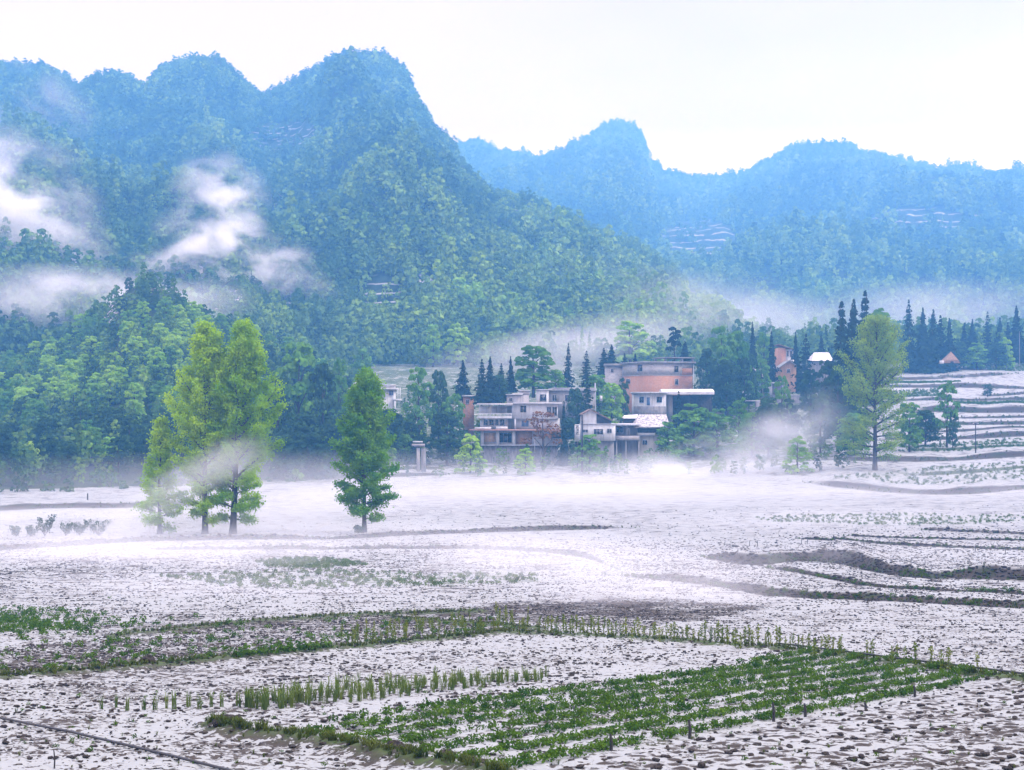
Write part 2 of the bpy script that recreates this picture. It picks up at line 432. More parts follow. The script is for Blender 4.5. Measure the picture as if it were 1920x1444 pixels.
def ground_mat():
    s = NT('snow_dusted_field')
    pos = s.pos()
    snow = s.attr('snow'); green = s.attr('green'); bank = s.attr('bank')
    flat = s.scale(pos, (1, 1.0, .2))
    n1 = s.noise(flat, 3.4, 4, .65, .3); n2 = s.noise(s.scale(pos, (.7, 1.1, .2)), 9.5, 3, .65); n3 = s.noise(flat, .5, 3, .5)
    n4 = s.noise(s.scale(pos, (.55, 1.0, .2)), 1.15, 3, .6, .6)
    sp = s.n('ShaderNodeSeparateXYZ'); s.l(pos, sp.inputs[0])
    far = s.rng(sp.outputs[1], 45, 130)
    h = s.math('ADD', s.math('MULTIPLY', n1, .5), s.math('MULTIPLY', n2, .5))
    h4 = s.math('ADD', s.math('MULTIPLY', n4, .75), s.math('MULTIPLY', n1, .25))
    mxh = s.n('ShaderNodeMix'); s.l(far, mxh.inputs[0]); s.l(h, mxh.inputs[2]); s.l(h4, mxh.inputs[3]); h = mxh.outputs[0]
    h = s.math('ADD', h, s.math('MULTIPLY', s.math('SUBTRACT', n3, .5), .25))
    # snow where h is below a coverage-driven threshold
    thr = s.math('ADD', s.math('MULTIPLY', snow, .42), .215)
    df = s.math('SUBTRACT', thr, h)
    far2 = s.math('MULTIPLY', s.rng(sp.outputs[1], 110, 200), s.math('SUBTRACT', 1.0, s.rng(sp.outputs[1], 245, 280)))
    cov = s.mixf(far2, s.rng(df, -.012, .016), s.rng(df, -.16, .10))  # snow edges soften in the middle distance, painting in the fog there
    mp_ = s.n('ShaderNodeMapping'); mp_.inputs['Rotation'].default_value = (0, 0, -.62); mp_.inputs['Scale'].default_value = (1.35, 2.1, .05); s.l(pos, mp_.inputs['Vector'])
    vo = s.n('ShaderNodeTexVoronoi', voronoi_dimensions='2D'); vo.inputs['Scale'].default_value = 1.25; vo.inputs['Randomness'].default_value = .55; s.l(mp_.outputs[0], vo.inputs['Vector'])
    dk = s.math('SUBTRACT', s.math('ADD', vo.outputs['Distance'], s.math('MULTIPLY', n2, .5)), .25)
    cov = s.math('MULTIPLY', cov, s.mixf(s.attr('dots'), 1.0, s.rng(dk, .22, .34)))
    cov = s.math('MULTIPLY', cov, s.math('SUBTRACT', 1.0, s.math('MULTIPLY', bank, 1.05)), clamp=True)
    soil = s.mix(n2, (.015, .0125, .0115), (.060, .049, .043))
    soil = s.mix(s.math('MULTIPLY', green, s.rng(n1, .38, .52)), soil, (.055, .095, .025))
    soil = s.mix(s.math('MULTIPLY', bank, s.rng(n3, .5, .62, 0, .7)), soil, (.02, .034, .012))
    sn = s.mix(n1, (.208, .218, .226), (.282, .292, .300))
    c = s.mix(cov, soil, sn)
    hh = s.math('ADD', s.math('MULTIPLY', n1, .8), s.math('ADD', s.math('MULTIPLY', n2, .5), s.math('MULTIPLY', cov, .15)))
    s.principled(c, .85, .15, s.bump(hh, .55, .06))
    return s.m
M_GROUND = ground_mat()
gme = build_ground()
go = link('ground', gme, mat=M_GROUND); tag(go, kind='structure')
# ================================================================== MOUNTAINS (terrain sheets with a forest on them)
def interp_s(xs, tab, j=1, sm=15):
    a = np.array(tab, float); v = np.interp(xs, a[:, 0], a[:, j])
    if sm:
        k = np.hanning(sm + 2)[1:-1]; k /= k.sum()
        v = np.convolve(np.pad(v, sm // 2, mode='edge'), k, 'valid')
    return v
class Hill:
    """sheet from a foot line over a crest and down behind; tab rows: px, crest py, crest depth, foot py, foot depth"""
    def __init__(s, tab, nc, nr, amp, wl, shape=1.0, spurs=(), sm=5, back=260, seed=0.0, crest_noise=0.0):
        px = np.linspace(tab[0][0], tab[-1][0], nc)
        s.px = px
        cpy = interp_s(px, tab, 1, sm); cd = interp_s(px, tab, 2, 15); fpy = interp_s(px, tab, 3, 15); fd = interp_s(px, tab, 4, 15)
        t = np.linspace(0, 1, nr)[:, None]
        D = fd + (cd - fd) * t
        D = D * (1 + 0.0 * t)
        PYt = fpy + (cpy - fpy) * t ** shape
        b = 722 - PYt; Yv = -SA * b + CA * F; Zv = CA * b + SA * F
        Z = CAMZ + Zv * D / Yv
        PXg = np.broadcast_to(px, D.shape)
        X = (PXg - 960) * D / Yv
        env = np.sin(np.pi * np.clip(t, 0, 1)) ** .7
        env = env * (1 - .8 * sst(px[-1] - 220, px[-1] - 40, px))
        env = env * np.clip((Z[-1] - Z[0]) / 130.0, .12, 1.0)
        Z = Z + env * amp * (ridged(X / wl + seed, D / wl, 4) * .9 + .5 * fbm(X / (wl * .3), D / (wl * .3) + seed, 3))
        for cx, cyy, rx, ry, hh in spurs:
            q = ((PXg - cx) / rx) ** 2 + ((PYt - cyy) / ry) ** 2
            Z = Z + hh * np.exp(-q)
        Z = Z + crest_noise * fbm(X / 25., D / 25., 3) * t
        Ds = D[:1] - 12; X = np.vstack([X[:1] * (Ds / D[:1]), X]); Z = np.vstack([Z[:1] * 0 - 6, Z]); D = np.vstack([Ds, D]); t = np.vstack([t[:1] - .02, t]); nr += 1
        # back side
        nb = 14; tb = np.linspace(0, 1, nb + 1)[1:, None]
        Db = D[-1] + back * tb; Xb = X[-1] + 0 * Db; Zb = Z[-1] - (Z[-1] - 10) * .8 * tb ** 1.4
        s.X = np.vstack([X, Xb * (Db / D[-1])]); s.Y = np.vstack([D, Db]); s.Z = np.vstack([Z, Zb])
        s.t = np.vstack([t + 0 * D, 1 + tb + 0 * Db]); s.nr = nr
        s.co = np.stack([s.X, s.Y, s.Z], -1)
        s.PX = PX(s.X, s.Y); s.PY = PY(s.Y, s.Z)
    def mesh(s, name):
        return mesh_np(name, s.co.reshape(-1, 3), grid_faces(*s.X.shape), True)
    def sample(s, n, tmax=1.06, r=None):
        """n random surface points in proportion to plan area"""
        r = r or rng
        nr, nc = s.X.shape
        c = s.co
        e1 = c[1:, :-1] - c[:-1, :-1]; e2 = c[:-1, 1:] - c[:-1, :-1]
        area = np.linalg.norm(np.cross(e1, e2), axis=-1)
        area = area * (s.t[:-1, :-1] <= tmax)
        p = area.ravel() / area.sum()
        k = r.choice(len(p), n, p=p); i, j = np.divmod(k, nc - 1)
        a, b = r.random(n)[:, None], r.random(n)[:, None]
        return c[i, j] * (1 - a) * (1 - b) + c[i + 1, j] * a * (1 - b) + c[i, j + 1] * (1 - a) * b + c[i + 1, j + 1] * a * b
    def at(s, px, py):
        """surface point nearest to a photo pixel on the front"""
        q = (s.PX[:s.nr] - px) ** 2 + (s.PY[:s.nr] - py) ** 2
        i = np.unravel_index(np.argmin(q), q.shape)
        return s.co[i]
def hill_mat(name, c1, c2, terr_step=3.4):
    s = NT(name); pos = s.pos(); n = s.noise(pos, .06, 4); n2 = s.noise(pos, .5, 3)
    c = s.mix(s.rng(n2, .35, .65), c1, c2)
    z = s.n('ShaderNodeSeparateXYZ'); s.l(pos, z.inputs[0])
    ph = s.math('ADD', s.math('MULTIPLY', z.outputs[2], 1 / terr_step), s.math('MULTIPLY', n, 1.6))
    fr = s.math('FRACT', ph)
    line = s.math('MULTIPLY', s.rng(fr, .40, .47), s.math('SUBTRACT', 1.0, s.rng(fr, .56, .64)))
    brk = s.rng(s.noise(pos, .10, 3), .36, .48)
    a = s.attr('snowy')
    f = s.math('MULTIPLY', s.math('MULTIPLY', line, brk), a)
    rock = s.math('MULTIPLY', s.attr('rock'), s.rng(n2, .46, .56))
    c = s.mix(s.math('MULTIPLY', f, .6), c, (.50, .49, .50)); c = s.mix(rock, c, (.50, .46, .46))
    s.principled(c, .95, .1); return s.m

MAIN = Hill([(-700, 190, 900, 660, 420), (-300, 150, 930, 660, 420), (-100, 122, 950, 655, 430), (0, 129, 960, 650, 440), (70, 131, 960, 650, 450), (95, 137, 960, 650, 450), (120, 152, 962, 650, 450), (148, 174, 965, 650, 455),
             (165, 160, 965, 650, 455), (182, 149, 965, 650, 455), (215, 142, 965, 650, 455), (248, 152, 965, 650, 460), (272, 168, 965, 650, 460), (286, 150, 965, 650, 460), (292, 133, 965, 650, 460), (320, 121, 965, 650, 465), (375, 121, 970, 650, 470),
             (425, 133, 975, 650, 475), (455, 152, 975, 650, 475), (490, 176, 975, 650, 480), (520, 171, 975, 655, 480), (552, 160, 975, 660, 480), (585, 130, 975, 665, 485), (620, 110, 975, 670, 490), (660, 102, 975, 670, 490), (700, 98, 970, 670, 495), (728, 108, 965, 670, 495), (750, 127, 955, 670, 500), (768, 155, 945, 670, 500),
             (782, 185, 935, 670, 500), (800, 222, 925, 670, 500), (825, 262, 910, 670, 500), (850, 305, 890, 670, 505), (875, 345, 870, 670, 505), (900, 366, 850, 670, 510), (960, 382, 830, 670, 510), (1040, 408, 800, 670, 515), (1120, 440, 770, 665, 520), (1180, 468, 745, 660, 525), (1240, 500, 715, 655, 530), (1300, 545, 690, 652, 540), (1360, 590, 660, 650, 550), (1440, 640, 620, 655, 560), (1520, 668, 590, 660, 560)],
            460, 170, 46, 170, 1.0, sm=3,
            spurs=[(600, 300, 60, 40, 26), (640, 360, 60, 50, 30), (700, 430, 70, 60, 22), (760, 500, 70, 50, 16), (480, 440, 50, 90, -16), (330, 330, 90, 60, 9), (100, 470, 120, 60, 12), (820, 520, 110, 60, 9), (1000, 520, 130, 60, 9), (640, 560, 90, 40, 8)], crest_noise=5.0, seed=3.1)
FAR = Hill([(300, 330, 1500, 640, 800), (700, 285, 1560, 640, 800), (845, 269, 1580, 640, 800), (890, 267, 1590, 640, 800), (945, 281, 1590, 640, 800), (1000, 299, 1590, 640, 800), (1050, 301, 1590, 640, 800), (1090, 279, 1590, 640, 800), (1130, 262, 1590, 640, 800), (1170, 258, 1590, 640, 800),
            (1198, 268, 1590, 640, 800), (1212, 292, 1590, 640, 800), (1222, 320, 1590, 640, 800), (1245, 334, 1590, 640, 800), (1290, 336, 1600, 640, 800), (1350, 346, 1610, 640, 800), (1400, 341, 1600, 640, 800), (1440, 326, 1580, 640, 800), (1480, 312, 1560, 640, 790), (1560, 313, 1540, 640, 780), (1640, 316, 1530, 640, 780), (1700, 327, 1530, 640, 780),
            (1760, 344, 1540, 640, 780), (1815, 338, 1540, 640, 780), (1870, 333, 1540, 640, 780), (1930, 333, 1540, 640, 780), (2050, 330, 1540, 640, 780), (2300, 340, 1540, 640, 780)],
           360, 150, 44, 300, .92, sm=3,
           spurs=[(1160, 300, 60, 40, 14), (1060, 420, 100, 70, 26), (1560, 400, 160, 70, 26), (1300, 440, 70, 50, -18), (1800, 480, 160, 60, 22), (1480, 520, 140, 50, 14)], crest_noise=9.0, seed=8.7, back=400)
NEAR = Hill([(-500, 760, 380, 940, 235), (-100, 745, 390, 930, 240), (0, 700, 400, 925, 245), (60, 680, 400, 922, 248), (110, 668, 400, 918, 250), (150, 640, 400, 915, 252), (185, 598, 400, 912, 254), (215, 560, 400, 910, 255), (250, 537, 402, 908, 256), (290, 533, 402, 906, 258),
             (325, 548, 402, 904, 260), (350, 595, 402, 900, 262), (420, 625, 400, 895, 264), (520, 665, 390, 888, 268), (600, 715, 378, 880, 270), (660, 765, 360, 874, 274), (720, 815, 335, 868, 280), (790, 862, 305, 862, 288)],
            200, 90, 3.0, 40, .95, sm=7, back=120, seed=1.3, crest_noise=1.5)
KNOLL = Hill([(150, 680, 520, 720, 430), (250, 660, 520, 715, 430), (330, 625, 520, 712, 430), (365, 582, 522, 710, 430), (400, 540, 524, 705, 430), (440, 524, 524, 700, 430), (478, 534, 524, 700, 430), (515, 575, 522, 700, 430), (560, 640, 518, 700, 430), (640, 690, 505, 705, 430), (700, 705, 490, 712, 440)],
             120, 60, 2.0, 40, .9, sm=7, back=100, seed=5.2, crest_noise=1.5)
SNOWY_MAIN = [(540, 262, 90, 34, 1), (716, 556, 40, 46, 1), (560, 545, 50, 26, .5), (1030, 400, 90, 14, .7), (980, 432, 60, 12, .7), (935, 660, 70, 16, 1.0), (640, 672, 40, 14, 1.0), (540, 590, 30, 40, .5), (1280, 570, 60, 30, .7)]
ROCK_MAIN = [(792, 536, 26, 20, 1), (378, 512, 8, 22, 1), (515, 370, 14, 10, .8), (620, 215, 10, 30, .0), (40, 575, 80, 10, .4), (120, 574, 14, 5, .9)]
FARB = (1800, 602, 34, 12, .2)
SNOWY_FAR = [FARB, (1310, 458, 85, 48, 1), (1720, 415, 100, 26, 1), (1880, 408, 80, 10, .6), (1235, 400, 10, 40, .6)]
ROCK_FAR = [(1216, 300, 8, 34, .8)]
def blobs(h, lst):
    v = np.zeros_like(h.X)
    for cx, cyy, rx, ry, a in lst:
        q = np.sqrt(((h.PX - cx) / rx) ** 2 + ((h.PY - cyy) / ry) ** 2)
        v = np.maximum(v, a * (1 - sst(.7, 1.1, q)))
    v[h.nr:] = 0
    return v
def blob_at(px, py, lst):
    v = np.zeros_like(px)
    for cx, cyy, rx, ry, a in lst:
        q = np.sqrt(((px - cx) / rx) ** 2 + ((py - cyy) / ry) ** 2); v = np.maximum(v, a * (q < .95))
    return v
M_HILL = hill_mat('forest_floor', (.012, .022, .012), (.030, .048, .018))
M_HILLF = hill_mat('far_forest_floor', (.012, .022, .012), (.030, .048, .018), 5.0)
for nm, hl, sn, rk, mm in (('mountain', MAIN, SNOWY_MAIN, ROCK_MAIN, M_HILL), ('far_mountain', FAR, SNOWY_FAR, ROCK_FAR, M_HILLF),
                           ('hill', NEAR, [(150, 840, 60, 30, .4)], [(200, 575, 22, 34, .9), (285, 540, 20, 5, .7), (22, 835, 14, 14, .8)], M_HILL), ('hill', KNOLL, [], [(440, 560, 22, 18, .9), (404, 592, 20, 16, .7)], M_HILL)):
    me = hl.mesh(nm); fattr(me, 'snowy', blobs(hl, sn)); fattr(me, 'rock', blobs(hl, rk))
    tag(link(nm, me, mat=mm), kind='structure')

# ---- foliage meshes -------------------------------------------------
def leaf_quads(cen, nrm, size, r=None, asp=1.0, jit=.5):
    """small quads at cen facing about nrm"""
    r = r or rng
    n = len(cen)
    nrm = nrm + jit * r.normal(size=(n, 3)); nrm /= np.linalg.norm(nrm, axis=1)[:, None] + 1e-9
    a = np.cross(nrm, r.normal(size=(n, 3))); a /= np.linalg.norm(a, axis=1)[:, None] + 1e-9
    b = np.cross(nrm, a)
    sz = np.broadcast_to(np.asarray(size, float), (n,)) * (.65 + .7 * r.random(n))
    a = a * (sz * .5)[:, None]; b = b * (sz * .5 * asp)[:, None]
    v = np.stack([cen - a - b * .4, cen + a * .1 - b, cen + a + b * .3, cen - a * .2 + b], 1).reshape(-1, 3)
    f = np.arange(4 * n).reshape(n, 4)
    return v, f
def lump_crown(nl, nq, rad, hgt, size, seed, base=.15, top=1.0, lump=.42, shape=None):
    """crown of nl leafy lumps around an axis; unit: metres"""
    r = np.random.default_rng(seed)
    C = []; Nn = []
    per = max(4, nq // nl)
    for i in range(nl):
        h = base + (top - base) * min(1, max(0, (i + .5) / nl + r.normal() * .05))
        prof = shape(h) if shape else math.sin(math.pi * min(1, .12 + .82 * h)) ** .7
        a = i * 2.399 + r.random() * .8; rr = rad * prof * (.35 + .6 * r.random())
        c = np.array([rr * math.cos(a), rr * math.sin(a), hgt * h])
        R_ = rad * lump * (.7 + .6 * r.random()) * (.5 + .6 * prof)
        d = r.normal(size=(per, 3)); d /= np.linalg.norm(d, axis=1)[:, None]
        d[:, 2] = np.where(d[:, 2] < -.3, -d[:, 2], d[:, 2])
        q = R_ * (.75 + .3 * r.random((per, 1)))
        C.append(c + d * q * np.array([1, 1, .8])); Nn.append(d + np.array([0, 0, .25]))
    return leaf_quads(np.vstack(C), np.vstack(Nn), size, r)
def spire_crown(nq, rad, hgt, size, seed, gaps=0.0, base=.08, power=.85):
    """dark conifer: drooping whorled sprays around an axis"""
    r = np.random.default_rng(seed)
    h = base + (1 - base) * r.random(nq) ** 1.25
    nw = int(14 + 4 * r.random()); hw = np.floor(h * nw) / nw
    h = h * .7 + (hw + .5 / nw) * .3 if gaps else h
    prof = rad * (1 - h) ** power * (.85 + .3 * np.sin(h * 40 + seed)) * (.72 + .9 * np.abs(fbm(h * 7 + seed * 3.3, h * 0 + seed, 3)) + .25 * r.random(nq))
    ang = r.random(nq) * 2 * np.pi
    cut_ = fbm(h * 9 + seed, np.sin(ang) * 1.2 + np.cos(ang) * 2 + seed, 2) > .28; h = np.where(cut_, np.clip(h - .12, base, 1), h)
    lob = 1 + .28 * np.sin(ang * 5 + np.floor(h * nw) * 2.1 + seed)
    rr = prof * lob * (r.random(nq) ** .45) + .05
    c = np.stack([rr * np.cos(ang), rr * np.sin(ang), hgt * h - .22 * rr], -1)
    nrm = np.stack([np.cos(ang) * .7, np.sin(ang) * .7, np.full(nq, .8)], -1)
    return leaf_quads(c, nrm, size * (.30 + .85 * (1 - h) ** .7), r, 1.2)
M_FOREST = leaf_mat('forest_leaves', (.018, .050, .018), (.090, .185, .042), .25, ((.12, .24, .03), (.27, .40, .05)), .03)
def src(name, vf, mat):
    me = mesh_np(name, *vf); me.materials.append(mat); return bpy.data.objects.new(name, me)
forest_col = bpy.data.collections.new('forest_sources')
SHP = [(9, 150, 3.0, 7.5, .5, None), (12, 170, 2.4, 10.0, .42, None), (7, 130, 3.6, 6.0, .55, None), (14, 170, 1.9, 11.5, .5, lambda h: math.sin(math.pi * min(1, .25 + .72 * h)) ** .6), (10, 150, 3.2, 8.5, .44, lambda h: math.sin(math.pi * min(1, .35 + .6 * h)) ** .5)]
for k in range(5):
    nl_, nq_, ra_, hh_, lu_, sh_ = SHP[k]
    forest_col.objects.link(src('tree_crown_a%d' % k, lump_crown(nl_, nq_, ra_, hh_, 1.15, 40 + k, .1, 1.0, lu_, sh_), M_FOREST))
for k in range(2):
    forest_col.objects.link(src('tree_crown_b%d' % k, spire_crown(130, 2.1, 10.5, 1.2, 50 + k), M_FOREST))
def scatter(name, pts, scale, tint, idx, col, label=None, cat=None, kind='stuff', rot=None, tilt=0.0):
    n = len(pts)
    me = bpy.data.meshes.new(name); me.vertices.add(n); me.vertices.foreach_set('co', np.asarray(pts, np.float32).ravel())
    sv_ = np.asarray(scale, float)[:, None] * np.stack([1 + 0 * rng.random(n), 1 + 0 * rng.random(n), .8 + .55 * rng.random(n)], -1)
    a = me.attributes.new('sc', 'FLOAT_VECTOR', 'POINT'); a.data.foreach_set('vector', sv_.astype(np.float32).ravel()); fattr(me, 'tint', tint)
    a = me.attributes.new('pick', 'INT', 'POINT'); a.data.foreach_set('value', np.asarray(idx, np.int32))
    rz = rng.random(n) * 6.283 if rot is None else rot
    rv = np.stack([rng.normal(size=n) * tilt, rng.normal(size=n) * tilt, rz], -1)
    a = me.attributes.new('rot', 'FLOAT_VECTOR', 'POINT'); a.data.foreach_set('vector', rv.astype(np.float32).ravel())
    o = link(name, me); tag(o, label, cat, None, kind)
    g = bpy.data.node_groups.new(name, 'GeometryNodeTree')
    g.interface.new_socket('Geometry', in_out='INPUT', socket_type='NodeSocketGeometry'); g.interface.new_socket('Geometry', in_out='OUTPUT', socket_type='NodeSocketGeometry')
    gi = g.nodes.new('NodeGroupInput'); g_o = g.nodes.new('NodeGroupOutput'); ip = g.nodes.new('GeometryNodeInstanceOnPoints')
    ci = g.nodes.new('GeometryNodeCollectionInfo'); ci.inputs['Collection'].default_value = col
    ci.inputs['Separate Children'].default_value = True; ci.inputs['Reset Children'].default_value = True
    def na(nm, ty):
        q = g.nodes.new('GeometryNodeInputNamedAttribute'); q.data_type = ty; q.inputs['Name'].default_value = nm; return q.outputs['Attribute']
    ip.inputs['Pick Instance'].default_value = True
    ln = g.links.new
    ln(gi.outputs[0], ip.inputs['Points']); ln(ci.outputs[0], ip.inputs['Instance']); ln(na('pick', 'INT'), ip.inputs['Instance Index'])
    ln(na('sc', 'FLOAT_VECTOR'), ip.inputs['Scale'])
    e2r = g.nodes.new('FunctionNodeEulerToRotation'); ln(na('rot', 'FLOAT_VECTOR'), e2r.inputs[0]); ln(e2r.outputs[0], ip.inputs['Rotation'])
    ln(ip.outputs[0], g_o.inputs[0])
    md = o.modifiers.new('scatter', 'NODES'); md.node_group = g
    return o
def forest(name, hl, n, s0, s1, bare, tintf, spire=.12, label=None):
    p = hl.sample(n)
    px, py = PX(p[:, 0], p[:, 1]), PY(p[:, 1], p[:, 2])
    keep = (rng.random(n) > blob_at(px, py, bare) * .98)
    keep &= (px > -260) & (px < 2180)
    p, px, py = p[keep], px[keep], py[keep]; m = len(p)
    cl = fbm(p[:, 0] / 40, p[:, 1] / 40 + p[:, 2] / 40, 3)
    sc_ = (s0 + (s1 - s0) * rng.random(m) ** 2.4) * (1 + .5 * cl)
    ti = np.clip(tintf(p, px, py) + 1.0 * cl + .6 * fbm(p[:, 0] / 110, p[:, 2] / 50 + p[:, 1] / 160 + 3, 3) + .25 * rng.normal(size=m), 0, 1)
    pick = np.where((rng.random(m) < spire) & (p[:, 2] < 150), 5 + rng.integers(0, 2, m), rng.integers(0, 5, m))
    cpy = np.interp(px, hl.PX[hl.nr - 1], hl.PY[hl.nr - 1]); near_crest = 1 - sst(0, 45, py - cpy)
    sc_ = sc_ * (1 - .45 * near_crest); pick = np.where((near_crest > .3) & ((pick == 3) | (pick == 1)), 0, pick)
    p = p.copy(); p[:, 2] -= 1.2 * sc_
    return scatter(name, p, sc_, ti, pick, forest_col, label, 'forest')
forest('forest', MAIN, 52000, .36, 1.15, SNOWY_MAIN + ROCK_MAIN, lambda p, x, y: .14 + .55 * sst(330, 600, y) * sst(480, 850, x) + .40 * np.exp(-(((x - 600) / 90) ** 2 + ((y - 300) / 50) ** 2)), .10,  # lighter green tint lower right also paints in the brighter light there
       'dense green and bluish woodland covering the tall peaked mountain behind the village')
forest('forest', FAR, 46000, .60, 1.55, SNOWY_FAR + ROCK_FAR, lambda p, x, y: .22 + .25 * sst(430, 600, y), .1, 'hazy blue woodland covering the long far ridge at the right')
forest('forest', KNOLL, 900, .5, .9, [(440, 560, 22, 18, .9), (404, 592, 20, 16, .7)], lambda p, x, y: .15 + .2 * sst(560, 640, y), .05, 'dark green woodland on the second small knoll behind the near wooded hill')
# ================================================================== TREES
def tubes(paths, ns=6):
    """paths: list of (points[n,3], radii[n]) -> one mesh"""
    V = []; Fc = []; off = 0
    for P, r_ in paths:
        P = np.asarray(P, float); n = len(P)
        T = np.gradient(P, axis=0); T /= np.linalg.norm(T, axis=1)[:, None] + 1e-9
        ref = np.array([0.31, 0.95, 0.05]) if abs(T[0][2]) > .8 else np.array([0, 0, 1.0])
        A = np.cross(T, ref); A /= np.linalg.norm(A, axis=1)[:, None] + 1e-9
        B = np.cross(T, A)
        th = np.arange(ns) * 2 * np.pi / ns
        ring = P[:, None] + (A[:, None] * np.cos(th)[None, :, None] + B[:, None] * np.sin(th)[None, :, None]) * np.asarray(r_)[:, None, None]
        V.append(ring.reshape(-1, 3))
        i = np.arange(n - 1)[:, None] * ns + np.arange(ns)[None]; j = np.arange(n - 1)[:, None] * ns + (np.arange(ns)[None] + 1) % ns
        Fc.append(np.stack([i, j, j + ns, i + ns], -1).reshape(-1, 4) + off); off += n * ns
    return np.vstack(V), np.vstack(Fc)
M_BARK = simple_mat('bark', (.028, .022, .020), (.075, .062, .055), 3.0, .95, .1, .6, (1, 1, .25))
M_BARKP = simple_mat('pale_bark', (.06, .055, .05), (.14, .13, .12), 3.0, .95, .1, .6, (1, 1, .25))
def hero_tree(name, label, base, H, env, seed, mat, nprim=44, leaf=.30, nleaf=14000, rise=(0.05, 1.1), trunk_r=.32, lobes=(), first=.09, curve=.25, fill=1.0, group=None, cat='tree', lean=0.0):
    """env: (height fraction, crown radius m); ascending limbs from a straight leader, leaves along the side shoots"""
    r = np.random.default_rng(seed)
    e = np.array(env, float)
    E = lambda h: np.interp(h, e[:, 0], e[:, 1])
    t = thing(name, label, cat, base, 0, group)
    zs = np.linspace(-.4, H * .985, 26); f = np.clip(zs / H, 0, 1)
    wob = np.stack([.10 * np.sin(f * 7 + seed) * f * 2 + lean * f * H, .10 * np.cos(f * 6 + seed) * f * 2, zs], -1)
    rad = trunk_r * ((1 - f) ** .85 * .93 + .05) * (1 + .5 * np.exp(-np.maximum(zs, 0) / .5))
    leader = lambda h: np.array([np.interp(h * H, zs, wob[:, 0]), np.interp(h * H, zs, wob[:, 1]), h * H])
    limbs = []; twigs = []; LC = []; LN = []
    wts = []
    for k in range(nprim):
        u = (k + r.random() * .8) / nprim
        h0 = first + (.965 - first) * u ** .95
        az = k * 2.39996 + r.normal() * .25
        el = rise[0] + (rise[1] - rise[0]) * min(1, (h0 - first) / .62) ** .8 + r.normal() * .1
        # length so that the tip meets the envelope
        Ln = .3
        amp = 1.0 * (.72 + .38 * r.random())
        for (laz, lh, lw, la) in lobes:
            da = math.atan2(math.sin(az - laz), math.cos(az - laz))
            amp *= 1 + la * math.exp(-(da / .8) ** 2 - ((h0 - lh) / lw) ** 2)
        for q in range(60):
            Ln += .15; ht = h0 + Ln * math.sin(el) / H
            if Ln * math.cos(el) > E(min(ht, 1)) * amp or ht > .99: break
        p0 = leader(h0); n = 7
        s_ = np.linspace(0, 1, n)
        ele = el + curve * (s_ - .3) * (1 if h0 > .3 else -.6)
        step = Ln / (n - 1); P = [p0]
        a2 = az
        for i in range(1, n):
            a2 += r.normal() * .10
            P.append(P[-1] + step * np.array([math.cos(ele[i]) * math.cos(a2), math.cos(ele[i]) * math.sin(a2), math.sin(ele[i])]))
        P = np.array(P); r0 = max(.03, trunk_r * .38 * (Ln / 6.0) ** .8 * (1 - h0 * .3))
        limbs.append((P, r0 * (1 - s_) ** .8 + .012))
        ns_ = int(5 + Ln * 2.6)
        for j in range(ns_):
            a_ = .18 + .82 * (j + r.random()) / ns_
            q0 = np.array([np.interp(a_, s_, P[:, c]) for c in range(3)])
            az2 = az + r.choice([-1, 1]) * (.5 + .7 * r.random()); el2 = el * .6 + r.normal() * .35 + .1
            L2 = (.35 + .30 * Ln * (1.15 - a_)) * (.6 + .7 * r.random())
            dv = np.array([math.cos(el2) * math.cos(az2), math.cos(el2) * math.sin(az2), math.sin(el2)])
            twigs.append((np.array([q0, q0 + dv * L2 * .55 + np.array([0, 0, .05]), q0 + dv * L2]), np.array([.022, .014, .006])))
            wts.append((q0, dv, L2))
    tot = sum(w_[2] + .4 for w_ in wts); 
    for q0, dv, L2 in wts:
        m = max(3, int(nleaf * (L2 + .4) / tot))
        s_ = r.random(m) ** .7
        c = q0 + dv * (L2 * 1.08 * s_)[:, None] + r.normal(size=(m, 3)) * (.13 + .12 * fill) * np.array([1, 1, .8])
        LC.append(c); LN.append(np.tile(dv * .4 + np.array([0, 0, .7]), (m, 1)))
    trunk = link('trunk', mesh_np('trunk', *tubes([(wob, rad)], 9), True), t, M_BARK)
    link('limbs', mesh_np('limbs', *tubes(limbs + twigs, 4), True), t, M_BARK)
    crown = link('crown', mesh_np('crown', *leaf_quads(np.vstack(LC), np.vstack(LN), leaf, r, .9, .9)), t, mat)
    return t
M_YG = leaf_mat('yellow_green_leaves', (.14, .30, .003), (.36, .52, .010), .42, None, .22)
M_MG = leaf_mat('mid_green_leaves', (.06, .19, .004), (.21, .37, .016), .38, None, .35)
M_PG = leaf_mat('pale_green_leaves', (.10, .21, .020), (.25, .36, .045), .40, None, .25)
k_ = 180 / F
PB = gat(385, 179.5); PB2 = gat(437, 179.2)
hero_tree('tall_tree', 'tall yellow-green tree, slimmer left one of the close pair on the bank', PB, 23.9,
          [(0, .3), (.04, 1.4), (.10, 2.7), (.22, 2.8), (.38, 3.7), (.50, 4.1), (.60, 3.8), (.72, 3.1), (.82, 2.3), (.90, 1.5), (.96, .7), (1, .1)], 3, M_YG, 60, .20, 52000, (.15, 1.12), .33, [(math.pi, .44, .14, .25)], .055)
hero_tree('tall_tree', 'tall yellow-green tree, broader right one of the close pair on the bank', PB2, 23.9,
          [(0, .3), (.05, 1.6), (.10, 2.9), (.22, 3.5), (.36, 3.9), (.50, 4.6), (.60, 4.4), (.72, 3.7), (.82, 2.8), (.90, 1.9), (.96, .9), (1, .1)], 9, M_YG, 64, .20, 62000, (.15, 1.12), .38, [(0, .40, .14, .75)], .055, lean=.05)
